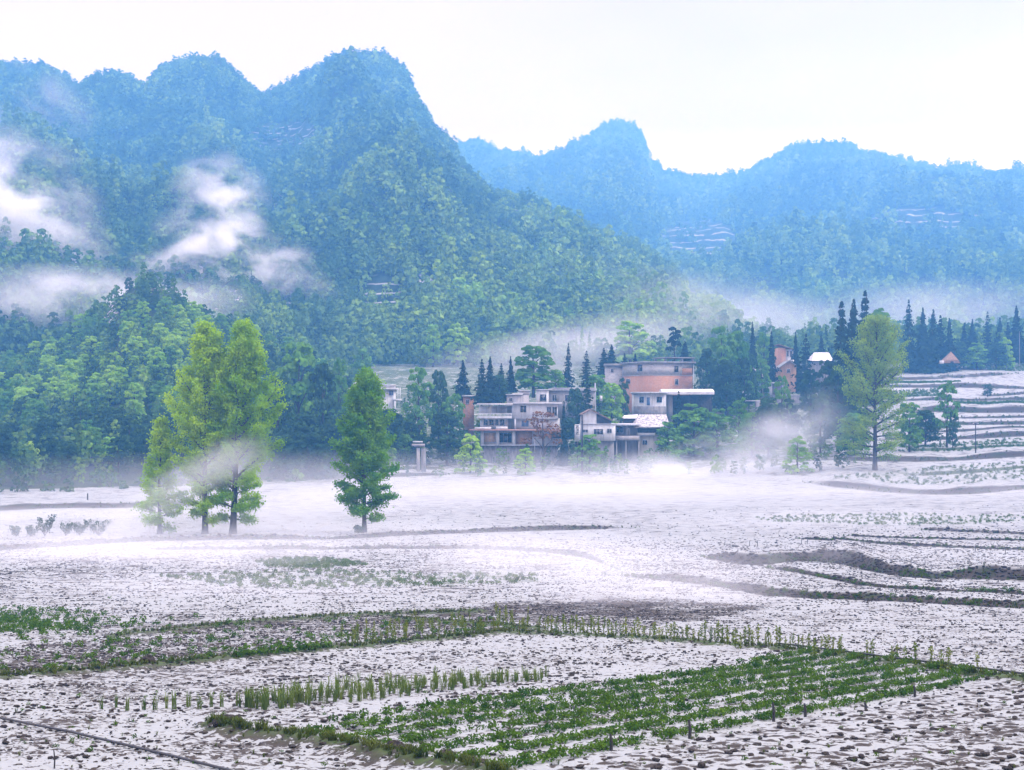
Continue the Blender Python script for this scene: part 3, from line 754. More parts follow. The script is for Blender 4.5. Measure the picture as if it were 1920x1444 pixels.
hero_tree('slender_tree', 'slim pointed tree half veiled in mist on the bank left of the tall pair', gat(300, 179.8), 13.2,
          [(0, .3), (.06, 2.2), (.14, 3.2), (.3, 2.8), (.45, 2.0), (.6, 1.3), (.75, 1.1), (.9, .6), (1, .1)], 21, M_YG, 38, .20, 12000, (-.1, .95), .24, (), .05)
hero_tree('lone_tree', 'dark green pointed tree standing alone on the bank of the misty field', gat(683, 180.5), 18.3,
          [(0, .2), (.06, .6), (.10, 2.3), (.2, 3.0), (.30, 3.5), (.40, 4.0), (.50, 3.8), (.58, 3.6), (.66, 3.1), (.76, 2.6), (.86, 2.0), (.93, 1.2), (1, .12)], 33, M_MG, 54, .22, 42000, (.12, 1.0), .27, [(0, .60, .10, .3), (math.pi, .50, .10, .22)], .075, lean=.004)
hero_tree('spreading_tree', 'tall spreading tree with fanned bare limbs and pale leaves right of the village', gat(1640, 268), 26.0,
          [(0, .3), (.06, 3.0), (.12, 5.2), (.2, 6.2), (.3, 5.8), (.42, 5.6), (.55, 5.9), (.68, 6.2), (.8, 5.9), (.9, 4.4), (.96, 2.6), (1, .3)], 46, M_PG, 58, .24, 30000, (.0, .95), .40, (), .07, .15, 1.3, lean=.012)

# ---- shared meshes for the many smaller trees
def crown_mesh(name, vf, mat):
    me = mesh_np(name, *vf); me.materials.append(mat); return me
M_DK = leaf_mat('dark_green_leaves', (.014, .042, .018), (.050, .105, .034), .25, None, .3)
M_LG = leaf_mat('light_green_leaves', (.13, .30, .025), (.31, .48, .045), .35, None, .3)
M_GR = leaf_mat('green_leaves', (.05, .155, .024), (.15, .30, .042), .32, None, .3)
M_CON = leaf_mat('conifer_needles', (.006, .016, .012), (.020, .042, .024), .12, None, .5)
M_RUST = leaf_mat('rust_leaves', (.10, .05, .02), (.20, .10, .035), .3, None, .4)
def trunk_mesh(name, h, r0, seed, nl=6, spread=1.3, top=.85):
    r = np.random.default_rng(seed); z = np.linspace(-.6, h * top, 8); f = np.clip(z / (h * top), 0, 1)
    P = np.stack([.12 * np.sin(3 * f + seed) * f, .12 * np.cos(2 * f + seed) * f, z], -1)
    paths = [(P, r0 * (1 - f * .8))]
    for k in range(nl):
        f0 = .35 + .5 * k / nl; q = P[int(f0 * 7)]; a = k * 2.4 + seed
        e = q + np.array([math.cos(a) * spread, math.sin(a) * spread, h * .16 + r.random() * .5])
        paths.append((np.array([q, (q + e) / 2 + np.array([0, 0, .1]), e]), np.array([r0 * .4, r0 * .25, .02])))
    me = mesh_np(name, *tubes(paths, 6), True); me.materials.append(M_BARK); return me
KINDS = {}
def kind(nm, mat, specs):
    KINDS[nm] = [(crown_mesh('crown', vf, mat), tr) for vf, tr in specs]
# all unit trees are 10 m tall, 3 m crown radius (spires 1.7 m)
T6 = [trunk_mesh('trunk', 10, .22, s) for s in (1, 2, 3)]
TC = [trunk_mesh('trunk', 10, .16, 5, 0, .5, .95)]
oval = lambda h: math.sin(math.pi * min(1, .10 + .84 * h)) ** .6
domed = lambda h: math.sin(math.pi * min(1, .30 + .66 * h)) ** .55
for nm, mat in (('dark', M_DK), ('light', M_LG), ('green', M_GR)):
    kind(nm, mat, [(lump_crown(46, 3200, 2.7, 9.6, .40, 70 + q, .12, .97, .25, oval), T6[q % 3]) for q in range(3)] +
         [(lump_crown(70, 4200, 2.8, 9.3, .36, 80 + q, .14, .96, .32, domed), T6[q % 3]) for q in range(2)])
kind('thin', M_GR, [(lump_crown(44, 1900, 2.8, 9.6, .36, 91 + q, .34, .97, .19, domed), T6[q]) for q in range(3)])
kind('bushy', M_LG, [(lump_crown(44, 2600, 2.9, 9.4, .42, 101 + q, .02, .97, .26, lambda h: math.sin(math.pi * min(1, .38 + .6 * h)) ** .5), T6[q]) for q in range(2)])
kind('bushg', M_GR, [(lump_crown(44, 2600, 2.9, 9.4, .42, 105 + q, .02, .97, .26, lambda h: math.sin(math.pi * min(1, .38 + .6 * h)) ** .5), T6[q]) for q in range(2)])
kind('rust', M_RUST, [(lump_crown(18, 500, 2.8, 9.6, .34, 111, .45, .95, .3, domed), T6[0])])
kind('spire', M_CON, [(spire_crown(1500 + 150 * q, 1.9 + .12 * q, 10, .44, 120 + q, q % 2, .04, .9 + .07 * q), TC[0]) for q in range(5)])
kind('tier', M_CON, [(spire_crown(1100, 2.5, 10, .46, 130 + q, 1, .10, .8), TC[0]) for q in range(2)])
kind('pine', M_CON, [(lump_crown(9, 700, 2.4, 9.8, .5, 140, .48, .98, .42, lambda h: (1.15 - h) ** .6), TC[0])])
_kc = {}
def small_tree(nm, label, cat, kd, base, H, halfw, group=None, seed=None, unitw=3.0):
    v = KINDS[kd]; i = _kc.get(kd, 0); _kc[kd] = i + 1
    cme, tme = v[i % len(v)]
    t = thing(nm, label, cat, base, (i * 1.7) % 6.28, group)
    if kd in ('spire', 'tier', 'pine'): t.rotation_euler = (random.gauss(0, .018), random.gauss(0, .018), random.random() * 6.28)
    t.scale = (halfw / unitw, halfw / unitw, H / 10.0)
    link('trunk', tme, t); link('crown', cme, t)
    return t
def tree_px(nm, label, cat, kd, px, top, bot, d, hw, group=None):
    """tree standing on the ground at (px, d); its foot may be a little buried"""
    b = W(px, bot, d); g = gat(px, d)
    b = g if abs(g[2] - b[2]) < 6 else b
    H = zat(top, d) - b[2]
    if kd == 'spire': hw = hw * 1.28
    unit = 1.75 if kd == 'spire' else 2.2 if kd in ('tier', 'pine') else 2.9
    return small_tree(nm, label, cat, kd, b, H, hw * d / F, group, None, unit)
CONIFERS = [
 ('spire', 868, 675, 750, 318, 16, 'narrow dark conifer at the left end of the village row'),
 ('spire', 903, 672, 757, 312, 15, 'dark conifer behind the three-storey white house, left of a touching pair'),
 ('spire', 918, 668, 757, 313, 14, 'dark conifer behind the three-storey white house, right of a touching pair'),
 ('spire', 940, 680, 752, 319, 13, 'stubby dark conifer between the touching pair and the round green tree'),
 ('spire', 958, 668, 735, 332, 9, 'thin dark conifer against the left side of the round green tree'),
 ('tier', 1064, 643, 730, 338, 14, 'tall narrow conifer standing alone right of the round green tree'),
 ('tier', 1100, 657, 730, 340, 17, 'layered conifer above the village between round tree and brick building'),
 ('tier', 1097, 700, 815, 303, 28, 'broad black conifer left of the gabled white house'),
 ('spire', 1057, 752, 825, 287, 12, 'small dark conifer at the right corner of the three-storey house'),
 ('spire', 1132, 652, 705, 362, 14, 'dark conifer behind the brick building, left of a joined pair'),
 ('spire', 1146, 646, 705, 362, 15, 'dark conifer behind the brick building, right of a joined pair'),
 ('spire', 1171, 662, 700, 366, 9, 'tiny conifer peeping over the left roof edge of the brick building'),
 ('spire', 1191, 663, 700, 366, 9, 'tiny conifer peeping over the middle of the brick building roof'),
 ('pine', 1265, 615, 690, 372, 19, 'umbrella-topped pine on bare trunk rising behind the brick building'),
 ('spire', 1284, 640, 700, 376, 18, 'bluish conifer just right of the umbrella-topped pine'),
 ('spire', 1272, 732, 790, 318, 13, 'dark conical tree in front of the snowy-roofed low house'),
 ('spire', 1413, 603, 705, 384, 13, 'tallest dark conifer right of the leafy cluster beside the brick building'),
 ('spire', 1448, 620, 705, 384, 13, 'dark conifer beside the small brick house on the slope'),
 ('spire', 1490, 622, 700, 396, 11, 'dark conifer left of a layered black one above the ochre house'),
 ('tier', 1508, 625, 745, 378, 26, 'broad layered black conifer right of the ochre gabled house'),
 ('spire', 1541, 628, 680, 425, 15, 'pale hazy conifer above the snow-covered flat roof'),
 ('spire', 1576, 563, 800, 330, 33, 'tall dense conifer left of the spreading tree, outer one of the pair'),
 ('spire', 1593, 560, 800, 331, 31, 'tall dense conifer left of the spreading tree, inner one of the pair'),
 ('spire', 1622, 543, 720, 362, 33, 'highest dark conifer, directly behind the spreading tree'),
 ('tier', 1705, 560, 690, 438, 22, 'ragged tall conifer right of the spreading tree top'),
 ('spire', 1731, 577, 690, 440, 19, 'tall conifer with straight sides, first in the dense right-hand row'),
 ('spire', 1748, 580, 690, 441, 18, 'tall conifer in the middle of the dense right-hand row'),
 ('spire', 1764, 590, 690, 442, 17, 'shorter dark conifer behind the straw hut'),
 ('spire', 1781, 596, 685, 446, 14, 'pale conifer at the end of the dense row near the far white building'),
 ('spire', 1808, 604, 668, 472, 11, 'small conifer below the far white building, left of two'),
 ('spire', 1822, 598, 668, 473, 13, 'small conifer below the far white building, right of two'),
 ('tier', 1851, 583, 662, 480, 16, 'layered conifer with a gap under its top, above the bushes at right'),
 ('spire', 1873, 595, 660, 481, 15, 'dark conifer between the gapped one and the frame-edge group'),
 ('spire', 1890, 603, 660, 472, 13, 'low conifer in the group at the right edge of the slope'),
 ('spire', 1908, 573, 660, 470, 18, 'tallest conifer in the group at the right edge of the slope'),
]
for kd, px, top, bot, d, hw, lb in CONIFERS:
    tree_px('conifer', lb, 'conifer', kd, px, top, bot, d, hw, 'dark conifers around the village')
BROAD = [
 ('green', 1000, 645, 740, 326, 46, 'round-crowned green tree rising behind the three-storey white house'),
 ('thin', 785, 683, 800, 300, 38, 'loose feathery tree right of the lone tree on the bank'),
 ('dark', 822, 690, 810, 306, 24, 'dark tree between the feathery tree and the leftmost conifer'),
 ('dark', 838, 768, 865, 286, 40, 'dark bushy tree at the left of the three-storey house'),
 ('bushy', 882, 810, 872, 275, 27, 'rounded pale green bush at the foot of the three-storey house'),
 ('bushy', 985, 838, 876, 273, 22, 'low pale bush under the rust-leaved tree'),
 ('bushg', 1105, 812, 876, 279, 32, 'green bush below the white vertical sign'),
 ('rust', 1018, 765, 872, 280, 42, 'thin tree with rust-brown leaves before the three-storey house'),
 ('light', 1146, 715, 780, 324, 30, 'light green tree right of the concrete pole'),
 ('green', 1120, 700, 745, 336, 34, 'low green tree left of the brick building'),
 ('dark', 1168, 706, 775, 328, 13, 'dark slim tree against the left wall of the brick building'),
 ('green', 1352, 608, 765, 352, 34, 'tall leafy tree right of the brick building with pale top'),
 ('green', 1384, 614, 755, 356, 26, 'tall leafy tree behind the pale-topped one right of the brick building'),
 ('dark', 1326, 648, 765, 346, 24, 'dark tree hugging the right end of the brick building'),
 ('dark', 1362, 668, 770, 345, 30, 'dark bushy tree below the tall leafy pair'),
 ('dark', 1396, 668, 762, 350, 24, 'dark tree at the right foot of the tall leafy pair'),
 ('bushg', 1300, 752, 866, 296, 50, 'large green bush below the snowy-roofed low house'),
 ('bushg', 1252, 788, 866, 290, 32, 'green bush beside the snow-flecked tile roof'),
 ('bushg', 1345, 762, 860, 298, 40, 'green bush in the mist right of the large green bush'),
 ('thin', 1432, 618, 705, 388, 24, 'thin-leaved tree between two dark conifers on the slope'),
 ('thin', 1385, 742, 850, 300, 26, 'misty thin tree right of the bushes below the village'),
 ('thin', 1466, 700, 850, 306, 22, 'thin tree half covering the small flat-roofed shed'),
 ('bushy', 1495, 815, 876, 268, 26, 'pale rounded bush in mist left of the spreading tree'),
 ('dark', 1538, 735, 880, 292, 30, 'dark-leaved tree left of the spreading tree'),
 ('dark', 1572, 690, 890, 302, 38, 'big dark tree just left of the spreading tree'),
 ('dark', 1440, 740, 870, 290, 30, 'dim misty tree below the small flat-roofed shed'),
 ('thin', 1650, 572, 700, 350, 36, 'pale crown showing above the spreading tree'),
 ('green', 1600, 770, 886, 285, 34, 'green tree behind the left side of the spreading tree'),
 ('green', 1705, 752, 850, 288, 30, 'green tree just right of the spreading tree'),
 ('dark', 1735, 765, 835, 300, 30, 'dark bush right of the spreading tree'),
 ('thin', 1775, 710, 826, 294, 28, 'forked small tree standing on the right terraces'),
 ('dark', 1786, 768, 828, 293, 12, 'dark leafy stump-like bush under the forked small tree'),
 ('green', 560, 636, 876, 284, 52, 'large dome-shaped tree right of the tall pair'),
 ('dark', 606, 676, 876, 282, 36, 'dark tree on the right flank of the dome-shaped tree'),
 ('thin', 636, 664, 860, 300, 26, 'slim pale tree left of the lone tree'),
 ('dark', 520, 700, 876, 279, 42, 'dark tree directly behind the tall pair'),
 ('dark', 577, 770, 882, 272, 42, 'low dark tree under the dome-shaped tree'),
 ('dark', 640, 768, 880, 276, 38, 'low dark tree behind the left of the lone tree'),
 ('dark', 722, 770, 876, 284, 36, 'low dark tree behind the right of the lone tree'),
 ('dark', 770, 785, 872, 288, 30, 'dark bush behind the stone gate pillar'),
 ('bushg', 680, 650, 725, 400, 26, 'hazy rounded tree on the lower mountain slope above the lone tree'),
 ('light', 812, 606, 690, 470, 20, 'pale pointed tree low on the mountain above the village left end'),
 ('light', 858, 604, 695, 470, 26, 'pale broad tree low on the mountain above the leftmost conifer'),
 ('light', 862, 516, 620, 540, 30, 'bright green tree near the rocky patch on the lower mountain'),
 ('light', 892, 520, 640, 545, 24, 'bright green tree right of the one near the rocky patch'),
 ('bushy', 1182, 598, 690, 470, 46, 'large hazy yellow-green tree behind the brick building'),
 ('thin', 1066, 570, 660, 540, 22, 'brownish pale tree in the mist on the lower mountain'),
 ('light', 764, 395, 490, 690, 24, 'pale tall tree high on the mountain flank'),
 ('light', 930, 530, 650, 560, 22, 'pale slender tree on the mountain foot above the village'),
 ('dark', 1790, 634, 682, 452, 26, 'bush at the left end of the hedge-like thicket on the right slope'),
 ('bushg', 1832, 640, 680, 452, 26, 'green bush in the middle of the thicket on the right slope'),
 ('dark', 1868, 640, 678, 452, 24, 'dark bush in the thicket on the right slope below the gapped conifer'),
 ('bushy', 1886, 630, 672, 454, 18, 'pale bush on top of the thicket on the right slope'),
 ('dark', 1402, 655, 748, 362, 22, 'dark tree filling the gap left of the tallest conifer by the leafy cluster'),
 ('green', 1428, 672, 742, 366, 20, 'green tree directly left of the flat-roofed shed'),
 ('dark', 1520, 690, 800, 330, 26, 'dark tree right of the broad layered black conifer'),
 ('dark', 1548, 672, 800, 335, 24, 'dark tree under the snow-covered flat roof'),
 ('dark', 1478, 745, 850, 305, 28, 'dark misty tree under the walled terrace'),
 ('green', 1410, 770, 860, 292, 30, 'misty green tree right of the bushes below the brick building'),
 ('dark', 936, 700, 765, 316, 20, 'dark broadleaf tree in front of the stubby conifer'),
 ('dark', 1080, 722, 800, 309, 24, 'dark tree below the layered conifer left of the concrete pole'),
 ('green', 1042, 690, 742, 328, 20, 'green tree between the round tree and the tall narrow conifer'),
 ('green', 850, 735, 820, 300, 26, 'green tree left of the brick hut'),
 ('dark', 1852, 720, 744, 372, 11, 'dark shrub on the brown mound among the right terraces'),
]
for kd, px, top, bot, d, hw, lb in BROAD:
    tree_px('bush' if ' bush' in lb or 'shrub' in lb else 'broadleaf_tree', lb, 'bush' if ' bush' in lb or 'shrub' in lb else 'tree', kd, px, top, bot, d, hw)
# ---- wooded near slope: every crown a tree
def hill_wood():
    p = NEAR.sample(900, 1.0, np.random.default_rng(77))
    px, py = PX(p[:, 0], p[:, 1]), PY(p[:, 1], p[:, 2])
    ok = (px > -45) & (px < 800) & (py < 905)
    ok &= ~((np.abs(px - 200) < 22) & (np.abs(py - 580) < 30)) & ~((px < 60) & (np.abs(py - 838) < 14))
    p, px, py = p[ok], px[ok], py[ok]
    keep = []
    for i in range(len(p)):
        if all((p[i][0] - p[j][0]) ** 2 + (p[i][1] - p[j][1]) ** 2 > 15.5 for j in keep): keep.append(i)
    r = np.random.default_rng(3)
    n = 0
    for i in keep:
        x, y = px[i], py[i]
        if n >= 270: break
        n += 1
        bright = np.exp(-((x - 200) / 170) ** 2 - ((y - 730) / 75) ** 2) + .7 * np.exp(-((x - 370) / 90) ** 2 - ((y - 640) / 40) ** 2)
        top = y < 610
        cl = fbm(np.array([p[i][0] / 9.]), np.array([p[i][1] / 9.]), 2)[0]
        q = bright * 1.05 + cl * .6 + .25 * r.normal()
        kd = 'light' if q > .45 else 'green' if q > .12 else 'dark'
        if top: kd = 'dark' if r.random() < .8 else 'green'
        H = (4.2 if top else 6.0) * (.75 + .6 * r.random()) * (1.1 if y > 760 else 1)
        b = p[i] - np.array([0, 0, .5])
        gl = {'light': 'bright yellow-green tree in the wood on the near left slope', 'green': 'mid green tree in the wood on the near left slope', 'dark': 'dark blue-green tree in the wood on the near left slope'}[kd]
        small_tree('broadleaf_tree', gl, 'tree', kd, b, H, H * .36, 'crowns of the wood on the near left slope')
hill_wood()
und = NEAR.sample(1500, 1.02, np.random.default_rng(5))
scatter('undergrowth', und, .25 + .35 * rng.random(len(und)), np.clip(.1 + .3 * rng.normal(size=len(und)), 0, 1), rng.integers(0, 5, len(und)), forest_col, 'dark undergrowth between the trees of the near left slope', 'undergrowth')
def gats(a, d):
    x = (a - 960) / F * d
    return np.stack([x, d, ground_z(x, d)], -1)
vp = gats(rng.uniform(500, 1620, 700), rng.uniform(268, 400, 700))
scatter('scrub', vp, .10 + .22 * rng.random(len(vp)), np.clip(.15 + .3 * rng.normal(size=len(vp)), 0, 1), rng.integers(0, 5, len(vp)), forest_col, 'low green scrub on the village slope between the houses', 'scrub')
bp_ = gats(rng.uniform(-150, 2050, 2600), rng.uniform(470, 640, 2600))
scatter('woodland', bp_, .45 + .5 * rng.random(len(bp_)), np.clip(.25 + .3 * rng.normal(size=len(bp_)), 0, 1), np.where(rng.random(len(bp_)) < .2, 5, rng.integers(0, 5, len(bp_))), forest_col, 'hazy woodland filling the valley floor behind the village', 'woodland')
# shrubs on the left bank
def twiggy(seed, H):
    r = np.random.default_rng(seed); paths = []; C = []
    for k in range(9):
        a = r.random() * 6.28; sp = .25 + .5 * r.random()
        P = [np.zeros(3)]
        for i in range(5):
            P.append(P[-1] + H / 5 * np.array([math.cos(a) * sp, math.sin(a) * sp, .6 + .4 * r.random()])); a += r.normal() * .5
        P = np.array(P); paths.append((P, np.linspace(.035, .008, 6)))
        for i in range(2, 6): C.append(P[i] + r.normal(size=(14, 3)) * .14)
    C = np.vstack(C)
    return tubes(paths, 4), leaf_quads(C, np.tile([0, 0, 1.], (len(C), 1)), .15, r, 1, 1.5)
for i, (px, top, lb) in enumerate([(85, 984, 'largest twiggy dark shrub on the bank at far left'), (124, 996, 'wind-bent forked shrub with a gap under it on the left bank'), (150, 996, 'dense low dark shrub on the bank right of the forked one'),
                                   (186, 987, 'thin upright shrub, last on the bank before the trees'), (60, 1003, 'small faint shrub on the left bank beside the largest one'), (32, 1003, 'faint low shrub nearest the left frame edge on the bank'), (672, 992, 'tiny twig shrub beside the lone tree trunk')]):
    b = gat(px, 178.8); H = (1022 - top) * 179 / F
    if px > 600: H = .8
    (bv, lv) = twiggy(i + 4, H)
    t = thing('shrub', lb, 'shrub', b, 0, None)
    link('stem', mesh_np('stem', *bv), t, M_BARK); link('foliage', mesh_np('foliage', *lv), t, M_DK)
# ================================================================== VILLAGE
def wall_mat(name, c1, c2, sc=1.2, stain=.5):
    s = NT(name); o = s.obj(); n = s.noise(s.scale(o, (1, 1, .35)), sc, 5, .6); n2 = s.noise(o, 8, 2)
    c = s.mix(s.rng(n, .35, .7), c1, c2); c = s.mix(s.math('MULTIPLY', s.rng(s.noise(s.scale(o, (2, 2, .18)), 1.5, 4), .52, .75), stain), c, (.10, .09, .085))
    s.principled(c, .9, .15, s.bump(n2, .2, .02)); return s.m
def brick_mat(name, c1, c2, mortar, w_=.35, h_=.14):
    s = NT(name); o = s.obj()
    sp = s.n('ShaderNodeSeparateXYZ'); s.l(o, sp.inputs[0]); cb = s.n('ShaderNodeCombineXYZ')
    s.l(s.math('ADD', sp.outputs[0], sp.outputs[1]), cb.inputs[0]); s.l(sp.outputs[2], cb.inputs[1])
    b = s.n('ShaderNodeTexBrick'); s.l(cb.outputs[0], b.inputs['Vector']); b.inputs['Scale'].default_value = 1
    b.inputs['Brick Width'].default_value = w_; b.inputs['Row Height'].default_value = h_; b.inputs['Mortar Size'].default_value = .012
    b.inputs['Color1'].default_value = (*c1, 1); b.inputs['Color2'].default_value = (*c2, 1); b.inputs['Mortar'].default_value = (*mortar, 1)
    n = s.noise(o, .9, 4); c = s.mix(s.math('MULTIPLY', s.rng(n, .45, .7), .45), b.outputs[0], mortar)
    s.principled(c, .92, .1); return s.m
MW = {
 'white': wall_mat('white_plaster', (.42, .43, .45), (.54, .55, .57)),
 'cream': wall_mat('cream_plaster', (.36, .35, .31), (.46, .45, .40)),
 'grey': wall_mat('grey_render', (.16, .16, .17), (.25, .25, .26)),
 'ochre': wall_mat('ochre_mud_wall', (.28, .17, .10), (.38, .24, .14)),
 'pink': wall_mat('pinkish_concrete', (.24, .23, .24), (.33, .315, .32)),
 'stone': wall_mat('rough_stone', (.12, .12, .13), (.24, .23, .23), 2.5),
 'brick': brick_mat('red_brick', (.27, .12, .065), (.37, .18, .10), (.30, .24, .20)),
 'block': brick_mat('grey_block', (.24, .235, .24), (.36, .35, .35), (.42, .41, .41), .45, .22),
 'dark': simple_mat('dark_timber', (.018, .018, .022), (.045, .042, .045), 2),
 'tile': simple_mat('brown_roof_tile', (.11, .075, .065), (.19, .13, .11), 3, stretch=(4, 1, 1)),
 'snowtile': simple_mat('snow_flecked_tile', (.14, .12, .13), (.48, .46, .48), 2.6, stretch=(1, 1.6, 1.6), detail=2),
 'snow': simple_mat('snow_cover', (.42, .41, .44), (.55, .54, .56), 1.2),
 'slab': wall_mat('concrete_slab', (.33, .34, .37), (.46, .47, .51)),
 'ledge': simple_mat('red_tile_ledge', (.24, .13, .11), (.34, .21, .18), 4),
 'straw': simple_mat('straw', (.17, .11, .07), (.26, .17, .11), 5, stretch=(1, 1, .3)),
 'orange': simple_mat('orange_curtain', (.42, .26, .12), (.50, .36, .22), 2),
 'blue': simple_mat('blue_shutter', (.06, .10, .20), (.10, .16, .28), 2),
}
def glass():
    s = NT('window_glass'); s.principled((.012, .016, .024), .12, .6); return s.m
MW['glass'] = glass()
def boxes(name, mat, bxs, parent):
    """bxs: x0,x1,y0,y1,z0,z1 -> one mesh"""
    V = []; Fc = []
    for i, (x0, x1, y0, y1, z0, z1) in enumerate(bxs):
        V += [(x, y, z) for z in (z0, z1) for y in (y0, y1) for x in (x0, x1)]
        Fc += [tuple(8 * i + k for k in f) for f in ((0, 2, 3, 1), (4, 5, 7, 6), (0, 1, 5, 4), (2, 6, 7, 3), (0, 4, 6, 2), (1, 3, 7, 5))]
    return link(name, mesh_np(name, V, Fc), parent, MW[mat] if isinstance(mat, str) else mat)
def poly_mesh(name, mat, verts, faces, parent):
    me = bpy.data.meshes.new(name); me.from_pydata([tuple(v) for v in verts], [], faces); me.update()
    return link(name, me, parent, MW[mat] if isinstance(mat, str) else mat)
class House:
    """house laid out in photo pixels about (px0, base py) at depth d; local y runs away from the viewer"""
    def __init__(s, name, label, px0, pyb, d, cat='house', rz=0.0):
        s.k = d / F; s.px0 = px0; s.pyb = pyb
        s.t = thing(name, label, cat, W(px0, pyb, d), rz)
    def X(s, px): return (px - s.px0) * s.k
    def Z(s, py): return (s.pyb - py) * s.k
    def b(s, p0, p1, t, bt, y0, y1): return (s.X(p0), s.X(p1), y0, y1, s.Z(bt), s.Z(t))
    def part(s, name, mat, lst, parent=None): return boxes(name, mat, [s.b(*q) for q in lst], parent or s.t)
    def window(s, p0, p1, t, bt, y, mat='glass', frame='slab', bars=1):
        x0, x1, z0, z1 = s.X(p0), s.X(p1), s.Z(bt), s.Z(t); w_ = .09
        fr = [(x0 - w_, x0, y - .07, y + .02, z0 - w_, z1 + w_), (x1, x1 + w_, y - .07, y + .02, z0 - w_, z1 + w_), (x0, x1, y - .07, y + .02, z1, z1 + w_), (x0, x1, y - .10, y + .02, z0 - w_, z0)]
        for i in range(bars):
            xb = x0 + (x1 - x0) * (i + 1) / (bars + 1); fr.append((xb - .025, xb + .025, y - .05, y - .015, z0, z1))
        f = boxes('window', frame, fr, s.t)
        boxes('pane', mat, [(x0, x1, y - .012, y + .01, z0, z1)], f); return f
    def door(s, p0, p1, t, bt, y, mat='dark'):
        x0, x1, z0, z1 = s.X(p0), s.X(p1), s.Z(bt), s.Z(t)
        dr = boxes('door', mat, [(x0, x1, y - .05, y + .01, z0, z1)], s.t)
        boxes('handle', 'slab', [(x1 - .18, x1 - .10, y - .10, y - .052, z0 + .95, z0 + 1.1)], dr); return dr
# --- three-storey white house
h = House('three_storey_house', 'three-storey white house with open top veranda and red tiled ledge', 970, 872, 290)
h.part('basement', 'stone', [(907, 1045, 836, 905, .3, 9)])
h.part('wall', 'white', [(901, 1050, 809, 833.9, 1.0, 9), (900, 953, 785, 804.9, 1.6, 9), (967.5, 1050, 785, 804.9, .9, 9), (953, 967.5, 785, 804.9, 3.2, 9), (960, 1046, 757.5, 783.9, .2, 9), (897, 960, 761, 776, 4.4, 9)])
for q in ((901.2, 906.9, 808, 834, .0, .9), (930, 936, 808, 834, .0, .9), (960, 966, 808, 834, 0, .9)): h.part('pillar', 'white', [q])
h.part('pillar', 'white', [(964.5, 967.4, 785, 804.5, .05, .35)]); h.part('pillar', 'cream', [(915.5, 922, 760, 776, .5, 1.0)]); h.part('pillar', 'white', [(948.5, 950, 760, 776, .1, .25)])
h.part('floor_slab', 'slab', [(901, 1050, 834, 836, -.2, 9), (894, 960, 782, 785, -.4, 9), (960, 1048, 784, 785, 0, 9)])
h.part('balustrade', 'white', [(895.5, 960, 775, 776.3, -.35, -.2), (895.5, 960, 780.6, 781.9, -.35, -.2)] + [(896 + 2.6 * i, 897.2 + 2.6 * i, 776.4, 780.5, -.33, -.22) for i in range(25)])
h.part('ledge', 'ledge', [(880, 1055, 805, 808, -1.2, 1.4)])
h.part('snow_patch', 'snow', [(891, 921, 801, 804.9, -.9, .8), (930, 952, 800, 804.9, -.9, .8)])
h.part('roof', 'slab', [(894, 962, 757.2, 759.6, -.8, 9.3), (962, 1054, 755.5, 757.4, -.5, 9.3)])
h.part('roof_snow', 'snow', [(894.5, 961.5, 756.4, 757.1, -.7, 9.2), (962.5, 1053.5, 754.6, 755.4, -.4, 9.2)])
h.window(975.7, 986.2, 761.2, 773, .2); h.window(1025.8, 1033, 763.5, 780, .2); h.window(1036, 1044, 763.5, 780, .2)
for a, b_ in ((907, 914), (917.5, 925), (929, 934), (938, 945)): h.window(a, b_, 787.5, 797.5, 1.6)
h.window(978, 991, 789, 800, .9, 'blue'); h.window(907.5, 929.5, 812, 829, 1.0, 'orange', 'slab', 2); h.window(936.5, 959.5, 812, 830, 1.0, 'glass', 'slab', 2)
h.part('door', 'ochre', [(967, 998, 809.5, 833, .93, .99)]); h.part('drainpipe', 'white', [(1001.5, 1003.3, 808.2, 850, .1, .28)])
h.part('shed_roof', 'dark', [(1030, 1056, 812, 822, -1, .95)])
# --- grey house behind
h = House('flat_roofed_house', 'low dark house with a white corner room and snowy roof edge behind the three-storey house', 1060, 770, 318)
h.part('wall', 'white', [(1006, 1029, 732, 790, 0, 6)]); h.part('side_wall', 'grey', [(1029, 1117, 733, 795, 1.2, 7)])
h.part('roof', 'slab', [(1005, 1030, 730, 731.9, -.3, 6.2), (1029.5, 1119, 728.5, 732.9, .8, 7.2)]); h.part('roof_snow', 'snow', [(1036, 1118, 727.2, 728.4, .7, 7)])
h.window(1012.5, 1024, 740, 752, 0); h.window(1036, 1044, 741, 752, 1.2); h.window(1060, 1070, 741, 752, 1.2)
# --- low roofs to the left of it
h = House('small_house', 'small pinkish house with a pale lean-to roof glimpsed over the three-storey roof', 970, 765, 312)
h.part('wall', 'pink', [(950, 992, 741, 790, 0, 5)]); h.part('roof', 'slab', [(948, 980, 739, 740.9, -.3, 5.2), (972, 995, 731, 733, 1, 5.4)]); h.part('upper_wall', 'pink', [(974, 993, 733.1, 740.9, 1.2, 5)])
h.part('snow_patch', 'snow', [(961, 981, 737.6, 738.9, -.2, 3)]); h.window(955, 960, 746, 752, 0)
